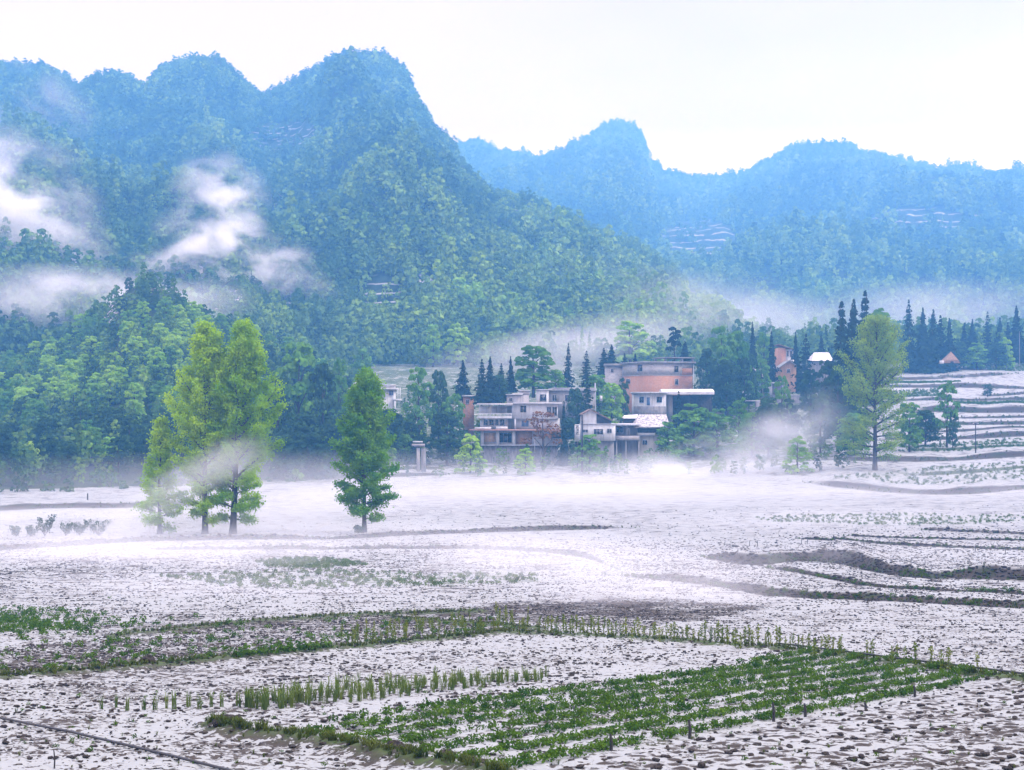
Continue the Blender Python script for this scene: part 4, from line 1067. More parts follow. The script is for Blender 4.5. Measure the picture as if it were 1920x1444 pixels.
# --- gabled white house
h = House('gabled_house', 'white house with a brown tiled gable and long lean-to over a plain lower storey', 1120, 842, 288)
h.part('basement', 'grey', [(1092, 1152, 827, 870, .8, 7)])
h.part('wall', 'white', [(1090, 1154, 796, 826.9, 0, 7.5)])
h.part('floor_slab', 'slab', [(1089.5, 1154.5, 794.6, 795.9, -.15, 7.6)])
X, Z = h.X, h.Z
poly_mesh('gable_wall', 'white', [(X(1091), .1, Z(794.5)), (X(1118.5), .1, Z(794.5)), (X(1118.5), .1, Z(774)), (X(1107), .1, Z(768.6)), (X(1091), .1, Z(777.5)), (X(1091), 7, Z(794.5)), (X(1118.5), 7, Z(794.5)), (X(1118.5), 7, Z(774)), (X(1107), 7, Z(768.6)), (X(1091), 7, Z(777.5))],
          [(0, 1, 2, 3, 4), (9, 8, 7, 6, 5), (0, 4, 9, 5), (1, 6, 7, 2)], h.t)
poly_mesh('lean_to_wall', 'dark', [(X(1119), .2, Z(794.5)), (X(1146), .2, Z(794.5)), (X(1146), .2, Z(789.5)), (X(1119), .2, Z(777)), (X(1119), 6.8, Z(794.5)), (X(1146), 6.8, Z(794.5)), (X(1146), 6.8, Z(789.5)), (X(1119), 6.8, Z(777))], [(0, 1, 2, 3), (7, 6, 5, 4), (1, 5, 6, 2), (0, 3, 7, 4)], h.t)
def slope(a, b_, y0, y1, sh, th=.22):
    (p0, q0), (p1, q1) = a, b_
    v = [(X(p0), y0, Z(q0)), (X(p1), y0, Z(q1)), (X(p1) + sh, y1, Z(q1)), (X(p0) + sh, y1, Z(q0))]
    return v + [(x, y, z - th) for x, y, z in v], [(0, 1, 2, 3), (7, 6, 5, 4), (0, 4, 5, 1), (1, 5, 6, 2), (2, 6, 7, 3), (3, 7, 4, 0)]
v, f = slope((1107, 767), (1148, 787.5), -.4, 7.4, 0); poly_mesh('roof', 'tile', v, f, h.t)
v, f = slope((1106.8, 767), (1088, 777.5), -.4, 7.4, 0); poly_mesh('roof', 'tile', v, f, h.t)
h.part('eave_board', 'dark', [(1087.5, 1089, 777, 780, -.4, 7)])
h.window(1113.5, 1130.5, 805, 815, 0, bars=2); h.window(1138.5, 1146.5, 804.5, 812, 0); h.window(1092.5, 1102, 806, 811, 0)
# --- open two-level annex
h = House('open_annex', 'grey open-fronted two-level annex with slim posts between gabled house and snow-flecked roof', 1176, 850, 289, 'building')
h.part('wall', 'grey', [(1155, 1198, 798, 875, 3.4, 7)]); h.part('floor_slab', 'pink', [(1155, 1199, 817.5, 826, -.2, 3.39)])
h.part('roof', 'slab', [(1154.6, 1200, 795.5, 797.9, -.5, 7.2)]); h.part('roof_snow', 'snow', [(1155, 1199.5, 794.6, 795.4, -.4, 7)])
for a, t, b_ in ((1155.5, 826.1, 872), (1173, 826.1, 872), (1197, 826.1, 872), (1175, 798, 817.4)): h.part('pillar', 'pink', [(a, a + 1.6, t, b_, 0, .3)])
h.part('door', 'white', [(1180, 1184, 803, 817, 3.3, 3.38)]); h.window(1159, 1170, 801, 812, 3.4)
# --- house with snow-flecked tiles
h = House('tiled_house', 'low house with a broad snow-flecked tile roof beside the open annex', 1222, 845, 291)
h.part('wall', 'cream', [(1198, 1250, 817, 872, 1.0, 7)]); h.part('upper_wall', 'dark', [(1199, 1252, 802, 811.9, 1.4, 7)]); h.part('parapet', 'white', [(1195, 1229, 812, 816.9, .2, 7)])
X, Z = h.X, h.Z
poly_mesh('roof', 'snowtile', [(X(1189), -.6, Z(801)), (X(1256), -.6, Z(801)), (X(1253), 3.6, Z(777.5)), (X(1201), 3.6, Z(777.5)), (X(1256), 7.6, Z(799)), (X(1189), 7.6, Z(799)), (X(1189), -.6, Z(802.5)), (X(1256), -.6, Z(802.5))],
          [(0, 1, 2, 3), (2, 4, 5, 3), (0, 3, 5), (1, 4, 2), (6, 7, 1, 0)], h.t)
h.part('eave_snow', 'snow', [(1192, 1240, 799.6, 801.2, -.75, -.62)]); h.window(1206, 1214, 826, 834, 1.0)
# --- snowy roof between
h = House('snowy_shed', 'low shed with a snow-covered roof behind the annex and tiled house', 1184, 800, 305, 'shed')
h.part('wall', 'dark', [(1171, 1197, 784, 815, 0, 4)]); X, Z = h.X, h.Z
poly_mesh('roof', 'snow', [(X(1169), -.4, Z(784.5)), (X(1199), -.4, Z(784.5)), (X(1198), 3, Z(777)), (X(1172), 3, Z(779)), (X(1199), 4.3, Z(784)), (X(1169), 4.3, Z(784))], [(0, 1, 2, 3), (2, 4, 5, 3), (0, 3, 5), (1, 4, 2), (0, 5, 4, 1)], h.t)
# --- brick building, corner towards the viewer
bk = 345 / F
t = thing('brick_building', 'large unfinished block with grey upper storey over red brick and a roof frame', 'building', W(1209, 775, 345), .34)
def bz(py): return (775 - py) * bk
boxes('wall', 'brick', [(0, 11.4, 0, 12, -4, bz(704.2))], t)
boxes('upper_wall', 'block', [(0, 8.9, 0, 12, bz(703), bz(681))], t); boxes('brick_pier', 'brick', [(8.91, 11.4, .03, 12, bz(703), bz(690))], t); boxes('pier_head', 'block', [(8.91, 11.4, .03, 12, bz(689.9), bz(681))], t)
boxes('band', 'slab', [(-.06, 11.46, -.06, 12, bz(704.1), bz(703.05))], t)
boxes('roof', 'grey', [(-.5, 12.0, -.5, 12.4, bz(680.9), bz(677.5))], t)
boxes('roof_frame', 'grey', [(5.2, 5.6, 1, 1.4, bz(677.4), bz(671)), (9, 9.4, .5, .9, bz(677.4), bz(671)), (11.5, 11.9, .5, .9, bz(677.4), bz(671)), (5.2, 5.6, 6, 6.4, bz(677.4), bz(671)), (11.5, 11.9, 6, 6.4, bz(677.4), bz(671)), (5, 12.2, .2, 6.8, bz(670.9), bz(669))], t)
def bwin(x, z0, z1, w_=.95):
    f = boxes('window', 'slab', [(x - .1, x, -.05, .02, z0 - .1, z1 + .1), (x + w_, x + w_ + .1, -.05, .02, z0 - .1, z1 + .1), (x, x + w_, -.05, .02, z1, z1 + .1), (x, x + w_, -.09, .02, z0 - .1, z0)], t)
    boxes('pane', 'glass', [(x, x + w_, -.015, .01, z0, z1)], f)
bwin(7.0, bz(698), bz(686), 1.0); bwin(7.2, bz(721), bz(711), .7)
def bwin2(y, z0, z1, w_):
    f = boxes('window', 'slab', [(-.05, .02, y - .1, y, z0 - .1, z1 + .1), (-.05, .02, y + w_, y + w_ + .1, z0 - .1, z1 + .1), (-.05, .02, y, y + w_, z1, z1 + .1), (-.09, .02, y, y + w_, z0 - .1, z0)], t)
    boxes('pane', 'glass', [(-.015, .01, y, y + w_, z0, z1)], f)
bwin2(1.2, bz(696), bz(683.5), 2.6); bwin2(7.8, bz(718.5), bz(710), 2.2)
boxes('drainpipe', 'slab', [(11.55, 11.7, -.12, .03, -3, bz(682))], t)
h = House('block_wing', 'low grey block wing adjoining the left of the brick building', 1156, 775, 358, 'building')
h.part('wall', 'block', [(1135, 1172, 687, 800, 0, 8)]); h.part('roof', 'grey', [(1133.5, 1174, 682, 686.9, -.5, 8.4)]); h.window(1146, 1150, 692, 698, 0)
# --- low white house and its snowy extension
h = House('low_white_house', 'low white house with blue-framed windows below the brick building', 1218, 764, 328)
h.part('wall', 'white', [(1189, 1249, 738, 790, 0, 6)]); h.part('roof', 'slab', [(1186.5, 1251, 735, 737.9, -.9, 6.3)])
h.window(1199.5, 1206.5, 745, 754.5, 0, frame='blue'); h.door(1212.5, 1218.5, 745, 760, 0, 'blue'); h.window(1232, 1240.5, 745, 754, 0, frame='blue')
h.part('plinth', 'stone', [(1188.5, 1249.5, 762, 790, -.2, -.02)])
h = House('snowy_roofed_shed', 'long dark shed with a lumpy snow-covered roof right of the low white house', 1294, 764, 330, 'shed')
h.part('wall', 'pink', [(1252, 1262, 740, 790, .6, 6)]); h.part('back_wall', 'dark', [(1262, 1336, 741, 790, 2.4, 6)])
X, Z = h.X, h.Z
def lumpy(p0, p1, t, bt, y0, y1, seed):
    nx, ny = 40, 8; r = np.random.default_rng(seed)
    gx, gy = np.meshgrid(np.linspace(X(p0), X(p1), nx), np.linspace(y0, y1, ny), indexing='ij')
    fz = (gy - y0) / (y1 - y0); gz = Z(bt) + (Z(t) - Z(bt)) * np.sin(np.pi * np.clip(fz * .9 + .1, 0, 1)) + .10 * fbm(gx / .7 + seed, gy / .7, 3)
    top = np.stack([gx, gy, gz], -1).reshape(-1, 3); bot = top.copy(); bot[:, 2] = Z(bt) - .25
    fc = grid_faces(nx, ny)[:, ::-1]
    rim = []; n = nx * ny
    for i in range(nx - 1):
        rim += [(i * ny, i * ny + n, (i + 1) * ny + n, (i + 1) * ny), ((i + 1) * ny - 1, (i + 2) * ny - 1, (i + 2) * ny - 1 + n, (i + 1) * ny - 1 + n)]
    for j in range(ny - 1):
        rim += [(j, j + 1, j + 1 + n, j + n), ((nx - 1) * ny + j, (nx - 1) * ny + j + n, (nx - 1) * ny + j + 1 + n, (nx - 1) * ny + j + 1)]
    return np.vstack([top, bot]), np.vstack([fc, fc[:, ::-1] + n, np.array(rim)])
v, f = lumpy(1240, 1338, 729.5, 737.5, -1.4, 6.4, 2); poly_mesh('roof', 'snow', v, [tuple(map(int, q)) for q in f], h.t)
for a in (1270, 1292, 1314, 1333): h.part('post', 'dark', [(a, a + 1.4, 738.5, 790, -.6, -.4)])
# --- houses on the right slope
h = House('brick_gable_house', 'brick and white two-storey house half hidden by conifers on the right slope', 1476, 690, 402)
h.part('wall', 'brick', [(1461, 1473.5, 652, 720, 0, 7)]); h.part('side_wall', 'white', [(1473.6, 1490, 655, 720, .3, 7)]); X, Z = h.X, h.Z
v, f = slope((1460, 645), (1492, 656), -.5, 7.6, 0); poly_mesh('roof', 'tile', v, f, h.t)
h.window(1476, 1479, 658, 668, .3); h.window(1482, 1485.5, 658, 669, .3)
h = House('ochre_house', 'small ochre mud-walled gabled house beside the broad layered conifer', 1478, 708, 390)
X, Z = h.X, h.Z
poly_mesh('wall', 'ochre', [(X(1463), 0, Z(740)), (X(1493), 0, Z(740)), (X(1493), 0, Z(686.5)), (X(1480), 0, Z(677.5)), (X(1463), 0, Z(688)), (X(1463), 6, Z(740)), (X(1493), 6, Z(740)), (X(1493), 6, Z(686.5)), (X(1480), 6, Z(677.5)), (X(1463), 6, Z(688))], [(0, 1, 2, 3, 4), (9, 8, 7, 6, 5), (0, 4, 9, 5), (1, 6, 7, 2)], h.t)
v, f = slope((1480, 675.5), (1496, 687), -.5, 6.5, 0); poly_mesh('roof', 'grey', v, f, h.t)
v, f = slope((1479.8, 675.5), (1459, 689.5), -.5, 6.5, 0); poly_mesh('roof', 'grey', v, f, h.t)
h.window(1476, 1481, 692, 699, 0)
h = House('flat_roofed_shed', 'small white flat-roofed shed with a dark doorway on a walled terrace', 1445, 742, 368, 'shed')
h.part('wall', 'white', [(1425.5, 1448, 719.5, 741, 0, 5)]); h.part('side_wall', 'grey', [(1448, 1470, 719.5, 741, .8, 5)]); h.part('roof', 'slab', [(1424, 1471, 716.8, 719.4, -.6, 5.2)]); h.door(1431.5, 1440.5, 722, 736, 0, 'blue')
h = House('retaining_wall', 'grey terrace wall capped with snow under the flat-roofed shed', 1470, 755, 366, 'wall')
h.part('stonework', 'stone', [(1426, 1514, 741.4, 790, -1, -.2)]); h.part('cap', 'snow', [(1426, 1514, 740.4, 741.3, -1.1, -.1)])
h = House('stone_cube', 'pale stone block with a snow cap below the terrace wall', 1425, 765, 345, 'wall')
h.part('stonework', 'pink', [(1417.5, 1433, 752.5, 790, 0, 1.6)]); h.part('cap', 'snow', [(1400, 1433.4, 750.8, 752.4, -.05, 1.7)])
h = House('snow_roofed_house', 'low house with a bright snow-covered roof right of the layered conifer', 1543, 690, 405)
h.part('wall', 'grey', [(1528, 1560, 674, 730, 0, 7)]); X, Z = h.X, h.Z
poly_mesh('roof', 'snow', [(X(1522), -.6, Z(676.5)), (X(1562), -.6, Z(676.5)), (X(1560), 4, Z(660)), (X(1532), 4, Z(660)), (X(1562), 8, Z(676)), (X(1522), 8, Z(676))], [(0, 1, 2, 3), (2, 4, 5, 3), (0, 3, 5), (1, 4, 2), (0, 5, 4, 1)], h.t)
h.window(1536, 1541, 680, 686, 0)
h = House('pale_house', 'small pale house glimpsed between the leafy cluster and the dark conifers', 1402, 722, 372)
h.part('wall', 'white', [(1386, 1420, 700, 740, 0, 6)]); X, Z = h.X, h.Z
poly_mesh('roof', 'snowtile', [(X(1383), -.6, Z(700.5)), (X(1423), -.6, Z(700.5)), (X(1420), 3, Z(689)), (X(1387), 3, Z(689)), (X(1423), 6.6, Z(700)), (X(1383), 6.6, Z(700))], [(0, 1, 2, 3), (2, 4, 5, 3), (0, 3, 5), (1, 4, 2), (0, 5, 4, 1)], h.t)
h.window(1391, 1396, 705, 712, 0); h.window(1410, 1415, 705, 712, 0)
h = House('snowy_shed', 'low shed with a patchy snow roof below the leafy cluster', 1378, 752, 352, 'shed')
h.part('wall', 'grey', [(1352, 1402, 741, 775, 0, 5)]); X, Z = h.X, h.Z
v, f = lumpy(1349, 1406, 733.5, 740.5, -.7, 5.6, 5); poly_mesh('roof', 'snow', v, [tuple(map(int, q)) for q in f], h.t)
h.window(1362, 1367, 744.5, 750, 0)
# --- straw hut, snowy cairn, far building
h = House('straw_hut', 'small hut with a steep straw roof at the edge of the right snowfield', 1785, 681, 428, 'hut')
X, Z = h.X, h.Z
poly_mesh('roof', 'straw', [(X(1768), 0, Z(681)), (X(1801), 0, Z(681)), (X(1785), 1.0, Z(659)), (X(1801), 4.5, Z(680)), (X(1768), 4.5, Z(680)), (X(1790), 3.4, Z(660.5)), (X(1773), -.2, Z(675.5)), (X(1797), -.2, Z(675.5))],
          [(0, 1, 7, 6), (6, 7, 2), (1, 3, 5), (1, 5, 2, 7), (3, 4, 5), (4, 0, 6), (4, 6, 2, 5)], h.t)
h.part('doorway', 'dark', [(1782, 1788, 674, 681, -.12, -.03)]); h.part('snow_patch', 'snow', [(1765, 1769, 676, 682, -.3, 2)])
h = House('far_house', 'white flat-roofed building far up the hazy right slope', 1800, 606, float(FAR.at(1800, 606)[1]) - 4, 'building')
h.part('wall', 'white', [(1783, 1801, 590, 616, 0, 8), (1801, 1818, 594.5, 616, 0, 8)]); h.part('roof', 'slab', [(1781, 1802, 586.5, 589.9, -.8, 8.4), (1802.1, 1822, 591.5, 594.4, -.8, 8.4)]); h.window(1788, 1792, 592.5, 597, 0); h.window(1806, 1811, 596.5, 599.5, 0)
# --- house behind the lone tree, gate pillar, brick house
h = House('white_villa', 'white house with domed tank and slim balcony posts half hidden behind the lone tree', 700, 772, 312)
h.part('wall', 'white', [(654, 737, 731, 800, 0, 8)]); h.part('roof', 'slab', [(652, 742, 727.5, 730.9, -.6, 8.4)]); h.part('upper_wall', 'white', [(716, 738, 723.5, 727.4, .5, 6)]); h.part('upper_roof', 'slab', [(715, 739, 721.5, 723.4, .3, 6.2)])
for a, t_, b_ in ((663, 735, 748), (680, 735, 748), (698, 735, 748), (663, 754, 766)): h.window(a, a + 8, t_, b_, 0)
h.window(730, 737, 733, 741, 0, 'blue')
for a in (745.5, 749.5): h.part('balcony_post', 'white', [(a, a + 1.6, 727, 756, -.4, -.2)])
h.part('balcony', 'white', [(737.2, 752, 748, 752, -.45, 2)])
bm_v, bm_f = tubes([(np.array([(h.X(667), 1.5, h.Z(727)), (h.X(667), 1.5, h.Z(722)), (h.X(667), 1.5, h.Z(718)), (h.X(667), 1.5, h.Z(716.5))]), np.array([.75, .75, .55, .05]))], 14)
poly_mesh('water_tank', 'white', bm_v, [tuple(map(int, q)) for q in bm_f], h.t)
h = House('stone_gateway', 'whitish stacked stone gateway with overhanging slabs right of the lone tree', 786, 872, 274, 'gateway')
h.part('pillar', 'pink', [(781, 787, 840, 885, 0, 1.0)]); h.part('pillar', 'grey', [(789.5, 798, 841, 885, .1, 1.0)]); h.part('lintel', 'pink', [(772, 796, 832.5, 836.5, -.3, 1.3)]); h.part('cap_slab', 'slab', [(774, 792, 827.5, 829.5, -.2, 1.2)]); h.part('base_block', 'stone', [(776, 796, 836.6, 838.4, -.1, 1.1), (775, 792, 828.6, 830.4, -.1, 1.1)])
h = House('brick_hut', 'small red brick hut between the conifers left of the three-storey house', 877, 800, 316, 'hut')
h.part('wall', 'brick', [(868, 888, 744, 815, 0, 4)]); h.part('roof', 'slab', [(866, 890, 741, 743.9, -.4, 4.4)]); h.window(874, 879, 750, 757, 0)
# --- poles and sign
def pole(name, label, px, top, bot, d, r0, mat, arm=None):
    b = gat(px, d); H = zat(top, d) - b[2]
    t = thing(name, label, 'pole', b)
    v, f = tubes([(np.array([(0, 0, -.5), (0, 0, H * .5), (0, 0, H)]), np.array([r0 * 1.2, r0, r0 * .8]))], 8)
    poly_mesh('shaft', mat, v, [tuple(map(int, q)) for q in f], t)
    if arm:
        boxes('crossarm', 'dark', [(-arm, arm, -.05 - r0, .05 - r0, H - .35, H - .22)], t)
        for sx in (-arm * .85, arm * .85): boxes('insulator', 'slab', [(sx - .05, sx + .05, -.06 - r0, .04 - r0, H - .215, H - .06)], t)
    return t
pole('utility_pole', 'thin dark pole with a short crossarm on the right terraces', 1829, 793, 858, 284, .09, 'dark', .5)
pole('utility_pole', 'pale concrete pole right of the black conifer in the village', 1116, 718, 775, 322, .16, 'slab', None)
pole('utility_pole', 'dark wooden pole in front of the white vertical sign', 1091.5, 778, 888, 277, .16, 'dark', None)
pole('field_post', 'short dark post on the misty bank at left', 165, 925, 956, 232, .10, 'dark', None)
pole('field_post', 'pale thin post on the right slope among the frame-edge conifers', 1912, 622, 660, 462, .07, 'grey', None)
h = House('vertical_sign', 'white vertical sign with dark characters left of the gabled house', 1083, 828, 283, 'sign')
h.part('board', 'white', [(1077.5, 1087.5, 796, 828, 0, .12)])
st = []
for i in range(3):
    y0 = 797.5 + i * 6.2
    st += [(1079, 1086.2, y0, y0 + 1.0, -.02, -.004), (1080.5, 1085.5, y0 + 2.0, y0 + 2.9, -.02, -.004), (1079.5, 1086.5, y0 + 4.0, y0 + 4.9, -.02, -.004), (1082 + i % 2, 1083.4 + i % 2, y0 + 1.01, y0 + 1.99, -.02, -.004), (1080 + 3 * (i % 2), 1081.3 + 3 * (i % 2), y0 + 2.91, y0 + 3.99, -.02, -.004)]
h.part('lettering', 'dark', st); h.part('post', 'dark', [(1082, 1083.5, 828.1, 880, .02, .1)])
h = House('notice_board', 'small white notice board beside the pale concrete pole', 1127, 752, 320, 'sign')
h.part('board', 'white', [(1124.5, 1129.5, 742, 752, 0, .1)]); h.part('post', 'dark', [(1126.6, 1127.6, 752.1, 790, .02, .08)])
# ================================================================== FIELD PLANTS AND SMALL THINGS
def blades(n, h, spread, wd, seed, droop=.25):
    r = np.random.default_rng(seed); V = []; Fc = []
    for i in range(n):
        a = r.random() * 6.28; rr = spread * .35 * r.random() ** .5; b = np.array([rr * math.cos(r.random() * 6.28), rr * math.sin(r.random() * 6.28), -.02])
        hh = h * (.55 + .5 * r.random()); out_ = spread * (.2 + .8 * r.random()); d = np.array([math.cos(a), math.sin(a), 0]); s_ = np.array([-d[1], d[0], 0]) * wd * .5
        p = [b, b + d * out_ * .25 + np.array([0, 0, hh * .5]), b + d * out_ * .7 + np.array([0, 0, hh * .88]), b + d * out_ * (1 + droop) + np.array([0, 0, hh * (1 - droop * r.random())])]
        o = len(V)
        V += [p[0] - s_, p[0] + s_, p[1] + s_, p[1] - s_, p[2] + s_ * .7, p[2] - s_ * .7, p[3] + s_ * .12, p[3] - s_ * .12]
        Fc += [(o, o + 1, o + 2, o + 3), (o + 3, o + 2, o + 4, o + 5), (o + 5, o + 4, o + 6, o + 7)]
    return np.array(V), np.array(Fc)
M_ONION = leaf_mat('onion_blades', (.045, .085, .016), (.13, .17, .04), .25, None, 1.2)
M_CROP = leaf_mat('crop_leaves', (.020, .060, .006), (.080, .145, .016), .30, None, 1.2)
M_RAPE = leaf_mat('stalk_leaves', (.055, .10, .010), (.17, .20, .03), .30, None, 1.0)
M_GRASS = leaf_mat('bank_grass', (.030, .055, .008), (.095, .115, .025), .25, None, 1.0)
def leafy(n, h, spread, size, seed, low=.2):
    r = np.random.default_rng(seed)
    a = r.random(n) * 6.28; q = r.random(n) ** .6
    c = np.stack([q * spread * np.cos(a), q * spread * np.sin(a), h * (low + (1 - low) * r.random(n)) * (1 - .35 * q)], -1)
    nr_ = np.stack([np.cos(a) * .6, np.sin(a) * .6, np.full(n, .7)], -1)
    return leaf_quads(c, nr_, size, r, .8, .6)
def stalky(seed, h):
    r = np.random.default_rng(seed); P = []; 
    for k in range(4):
        a = r.random() * 6.28; P.append((np.array([(0, 0, -.03), (math.cos(a) * .04, math.sin(a) * .04, h * .5), (math.cos(a) * .11, math.sin(a) * .11, h * (.8 + .2 * r.random()))]), np.array([.012, .009, .004])))
    sv = tubes(P, 4); n = 60
    a = r.random(n) * 6.28; z = r.random(n); q = (.05 + .13 * (1 - abs(z - .35))) * r.random(n)
    c = np.stack([q * np.cos(a), q * np.sin(a), h * (.08 + .92 * z)], -1)
    lv = leaf_quads(c, np.stack([np.cos(a), np.sin(a), np.full(n, .5)], -1), .085, r, .8, .7)
    return np.vstack([sv[0], lv[0]]), np.vstack([sv[1], lv[1] + len(sv[0])])
def protos(nm, mat, vfs):
    o = []
    for vf in vfs: me = mesh_np(nm, *vf); me.materials.append(mat); o.append(me)
    return o
ON = protos('onion_plant', M_ONION, [blades(16, .62, .22, .020, q) for q in range(4)])
CP = protos('crop_plant', M_CROP, [leafy(46, .19, .12, .055, 10 + q) for q in range(4)])
RP = protos('stalk_plant', M_RAPE, [stalky(20 + q, .85) for q in range(4)])
GR = protos('grass_tuft', M_GRASS, [blades(14, .20, .12, .018, 30 + q, .4) for q in range(4)])
def put(nm, lst, p, s, label, cat, group, i):
    o = bpy.data.objects.new(nm, lst[i % len(lst)]); COL.objects.link(o)
    o.location = p; o.rotation_euler = (0, 0, (i * 2.4) % 6.28); o.scale = (s, s, s)
    return tag(o, label, cat, group)
# --- onion strip
r5 = np.random.default_rng(8)
i = 0
for k in range(17):
    px = 200 + k * 22 + r5.normal() * 4; py = 1331 - (px - 200) * .012 + r5.normal() * 1.5
    put('onion_plant', ON, gpt(px, py), .55 + .2 * r5.random() + .008 * k, 'tuft of green onion blades in the sparse left tail of the onion strip', 'onion plant', 'onion tufts in the strip', i); i += 1
for row in range(7):
    n = 25
    for k in range(n):
        u = (k + .5 * r5.random()) / n
        px = 470 + 560 * u; lo = np.interp(px, [470, 760, 900, 1035], [1332, 1306, 1287, 1276]); hi = np.interp(px, [470, 560, 700, 850, 960, 1035], [1318, 1306, 1288, 1278, 1274, 1274])
        py = hi + (lo - hi) * (row / 6.0) + r5.normal() * 1.0
        put('onion_plant', ON, gpt(px + r5.normal() * 8, py + r5.normal() * 1.5), (.50 + .45 * r5.random()) * (1 - .25 * u), 'tuft of tall green onion blades in the dense part of the onion strip', 'onion plant', 'onion tufts in the strip', i); i += 1
# --- green crop plot in rows
a0, a1 = gpt(960, 1441), gpt(1862, 1274)
dv = (a1 - a0)[:2]; Lr = np.linalg.norm(dv); dv /= Lr; nv = np.array([-dv[1], dv[0]])
pts = []
for row in range(-2, 36):
    off = (row // 2) * 1.12 + (row % 2) * .24
    for q in np.arange(-14, Lr + 10, .17):
        x, y = a0[:2] + dv * (q + .06 * r5.normal()) + nv * (off + .035 * r5.normal())
        if y < 20: continue
        pts.append((x, y))
pts = np.array(pts); zb = z_base(pts[:, 0], pts[:, 1]); ppx, ppy = PX(pts[:, 0], pts[:, 1]), PY(pts[:, 1], zb)
dens = sst(-.45, .15, fbm(pts[:, 0] / 1.7, pts[:, 1] / 1.7, 3))
ok = in_poly(ppx, ppy, P_GREEN) & (r5.random(len(pts)) < .50 + .45 * dens)
pts = pts[ok]; zz = ground_z(pts[:, 0], pts[:, 1]); pts = np.column_stack([pts, zz])
order = np.argsort(pts[:, 1]); pts = pts[order]
for k in range(min(300, len(pts))):
    put('crop_plant', CP, pts[k], .65 + .5 * r5.random(), 'low leafy green plant in the snowy rows of the nearest vegetable plot', 'vegetable plant', 'plants in the green vegetable rows', k)
crop_col = bpy.data.collections.new('crop_sources')
for nm, ls in (('c', CP), ('o', ON), ('r', RP), ('g', GR)):
    for k, me in enumerate(ls): crop_col.objects.link(bpy.data.objects.new('%s%d_source' % (nm, k), me))
# collection order is alphabetical: c 0-3, g 4-7, o 8-11, r 12-15
rest = pts[300:]
scatter('vegetable_rows', rest, .65 + .5 * r5.random(len(rest)), np.zeros(len(rest)), r5.integers(0, 4, len(rest)), crop_col, 'green leafy vegetable rows with snow between them filling the far part of the near plot', 'vegetable rows')
# --- tall stalks along the back edge of the plots
for k in range(110):
    px = np.interp(k + r5.random(), [0, 40, 110], [1010, 1280, 1850]); py = np.interp(px, [940, 1100, 1280, 1470, 1700, 1870], [1187, 1193, 1204, 1219, 1249, 1271]) + r5.normal() * 5
    if px > 1560 and r5.random() < .45: continue
    put('stalk_plant', RP, gpt(px, py), .42 + .42 * r5.random(), 'pale green flowering stalk on the grassy edge behind the vegetable plot', 'stalk plant', 'tall stalks along the plot edge', k)
for k in range(90):
    px = r5.uniform(640, 1010); py = np.interp(px, [640, 760, 935, 1010], [1216, 1205, 1188, 1186]) - abs(r5.normal()) * 16
    put('stalk_plant', RP, gpt(px, py), .35 + .35 * r5.random(), 'short yellowish stalk in the weedy plot behind the pale field', 'stalk plant', 'short stalks in the weedy plot', k)
for k in range(14):
    px = 445 + k * 13 + r5.normal() * 3; py = np.interp(px, [445, 640], [1238, 1219])
    put('crop_plant', CP, gpt(px, py), 1.5 + .9 * r5.random(), 'round dark green plant on the grassy ridge left of centre', 'vegetable plant', 'round plants on the ridge', k)
# weeds, grass on the low ridges and far green strips: nobody could count them
gp, gs, gi = [], [], []
for pl, hh, hw in RIDGES:
    pl = np.array(pl, float); Ld = np.hypot(*np.diff(pl, axis=0).T).sum()
    for k in range(int(Ld * .55)):
        s_ = r5.random() * (len(pl) - 1); j = int(s_); q = pl[j] + (pl[j + 1] - pl[j]) * (s_ - j) + r5.normal(size=2) * np.array([6, hw * .06])
        if -40 < q[0] < 1960 and q[1] < 1470: gp.append(q); gs.append(.35 + .6 * r5.random()); gi.append(4 + r5.integers(0, 4))
scatter('grass', gpts(gp), np.array(gs), np.zeros(len(gp)), gi, crop_col, 'tufted grass along the low ridges between the snowy plots', 'grass')
gp, gs, gi = [], [], []
for k in range(800):
    q = (r5.uniform(0, 1000), r5.uniform(1148, 1275))
    if in_poly(np.array([q[0]]), np.array([q[1]]), P_LEFT)[0] and fbm(np.array([q[0] / 60]), np.array([q[1] / 14]), 2)[0] > -.1: gp.append(q); gs.append(.5 + .8 * r5.random()); gi.append(r5.integers(0, 4))
for k in range(260):
    q = (abs(r5.normal()) * 110, 1170 + r5.normal() * 12); gp.append(q); gs.append(.7 + .9 * r5.random()); gi.append(r5.integers(0, 4))
for k in range(260):
    q = (r5.uniform(0, 1900), r5.uniform(1290, 1440)); gp.append(q); gs.append(.25 + .3 * r5.random()); gi.append(r5.integers(0, 8))
scatter('weeds', gpts(gp), np.array(gs), np.zeros(len(gp)), gi, crop_col, 'scattered green weeds poking through the snow of the near plots', 'weeds')
gp, gs, gi = [], [], []
for P in P_FIELDS_GREEN:
    b = np.array(P); 
    for k in range(520):
        q = (r5.uniform(b[:, 0].min(), b[:, 0].max()), r5.uniform(b[:, 1].min(), b[:, 1].max()))
        if -20 < q[0] < 1940 and in_poly(np.array([q[0]]), np.array([q[1]]), P)[0]: gp.append(q); gs.append((1.0 + .8 * r5.random()) * (1.5 if P[0][1] < 940 else 1)); gi.append(r5.integers(0, 4))
scatter('far_crops', gpts(gp), np.array(gs), np.zeros(len(gp)), gi, crop_col, 'hazy green crop strips in the middle and right fields', 'crops')
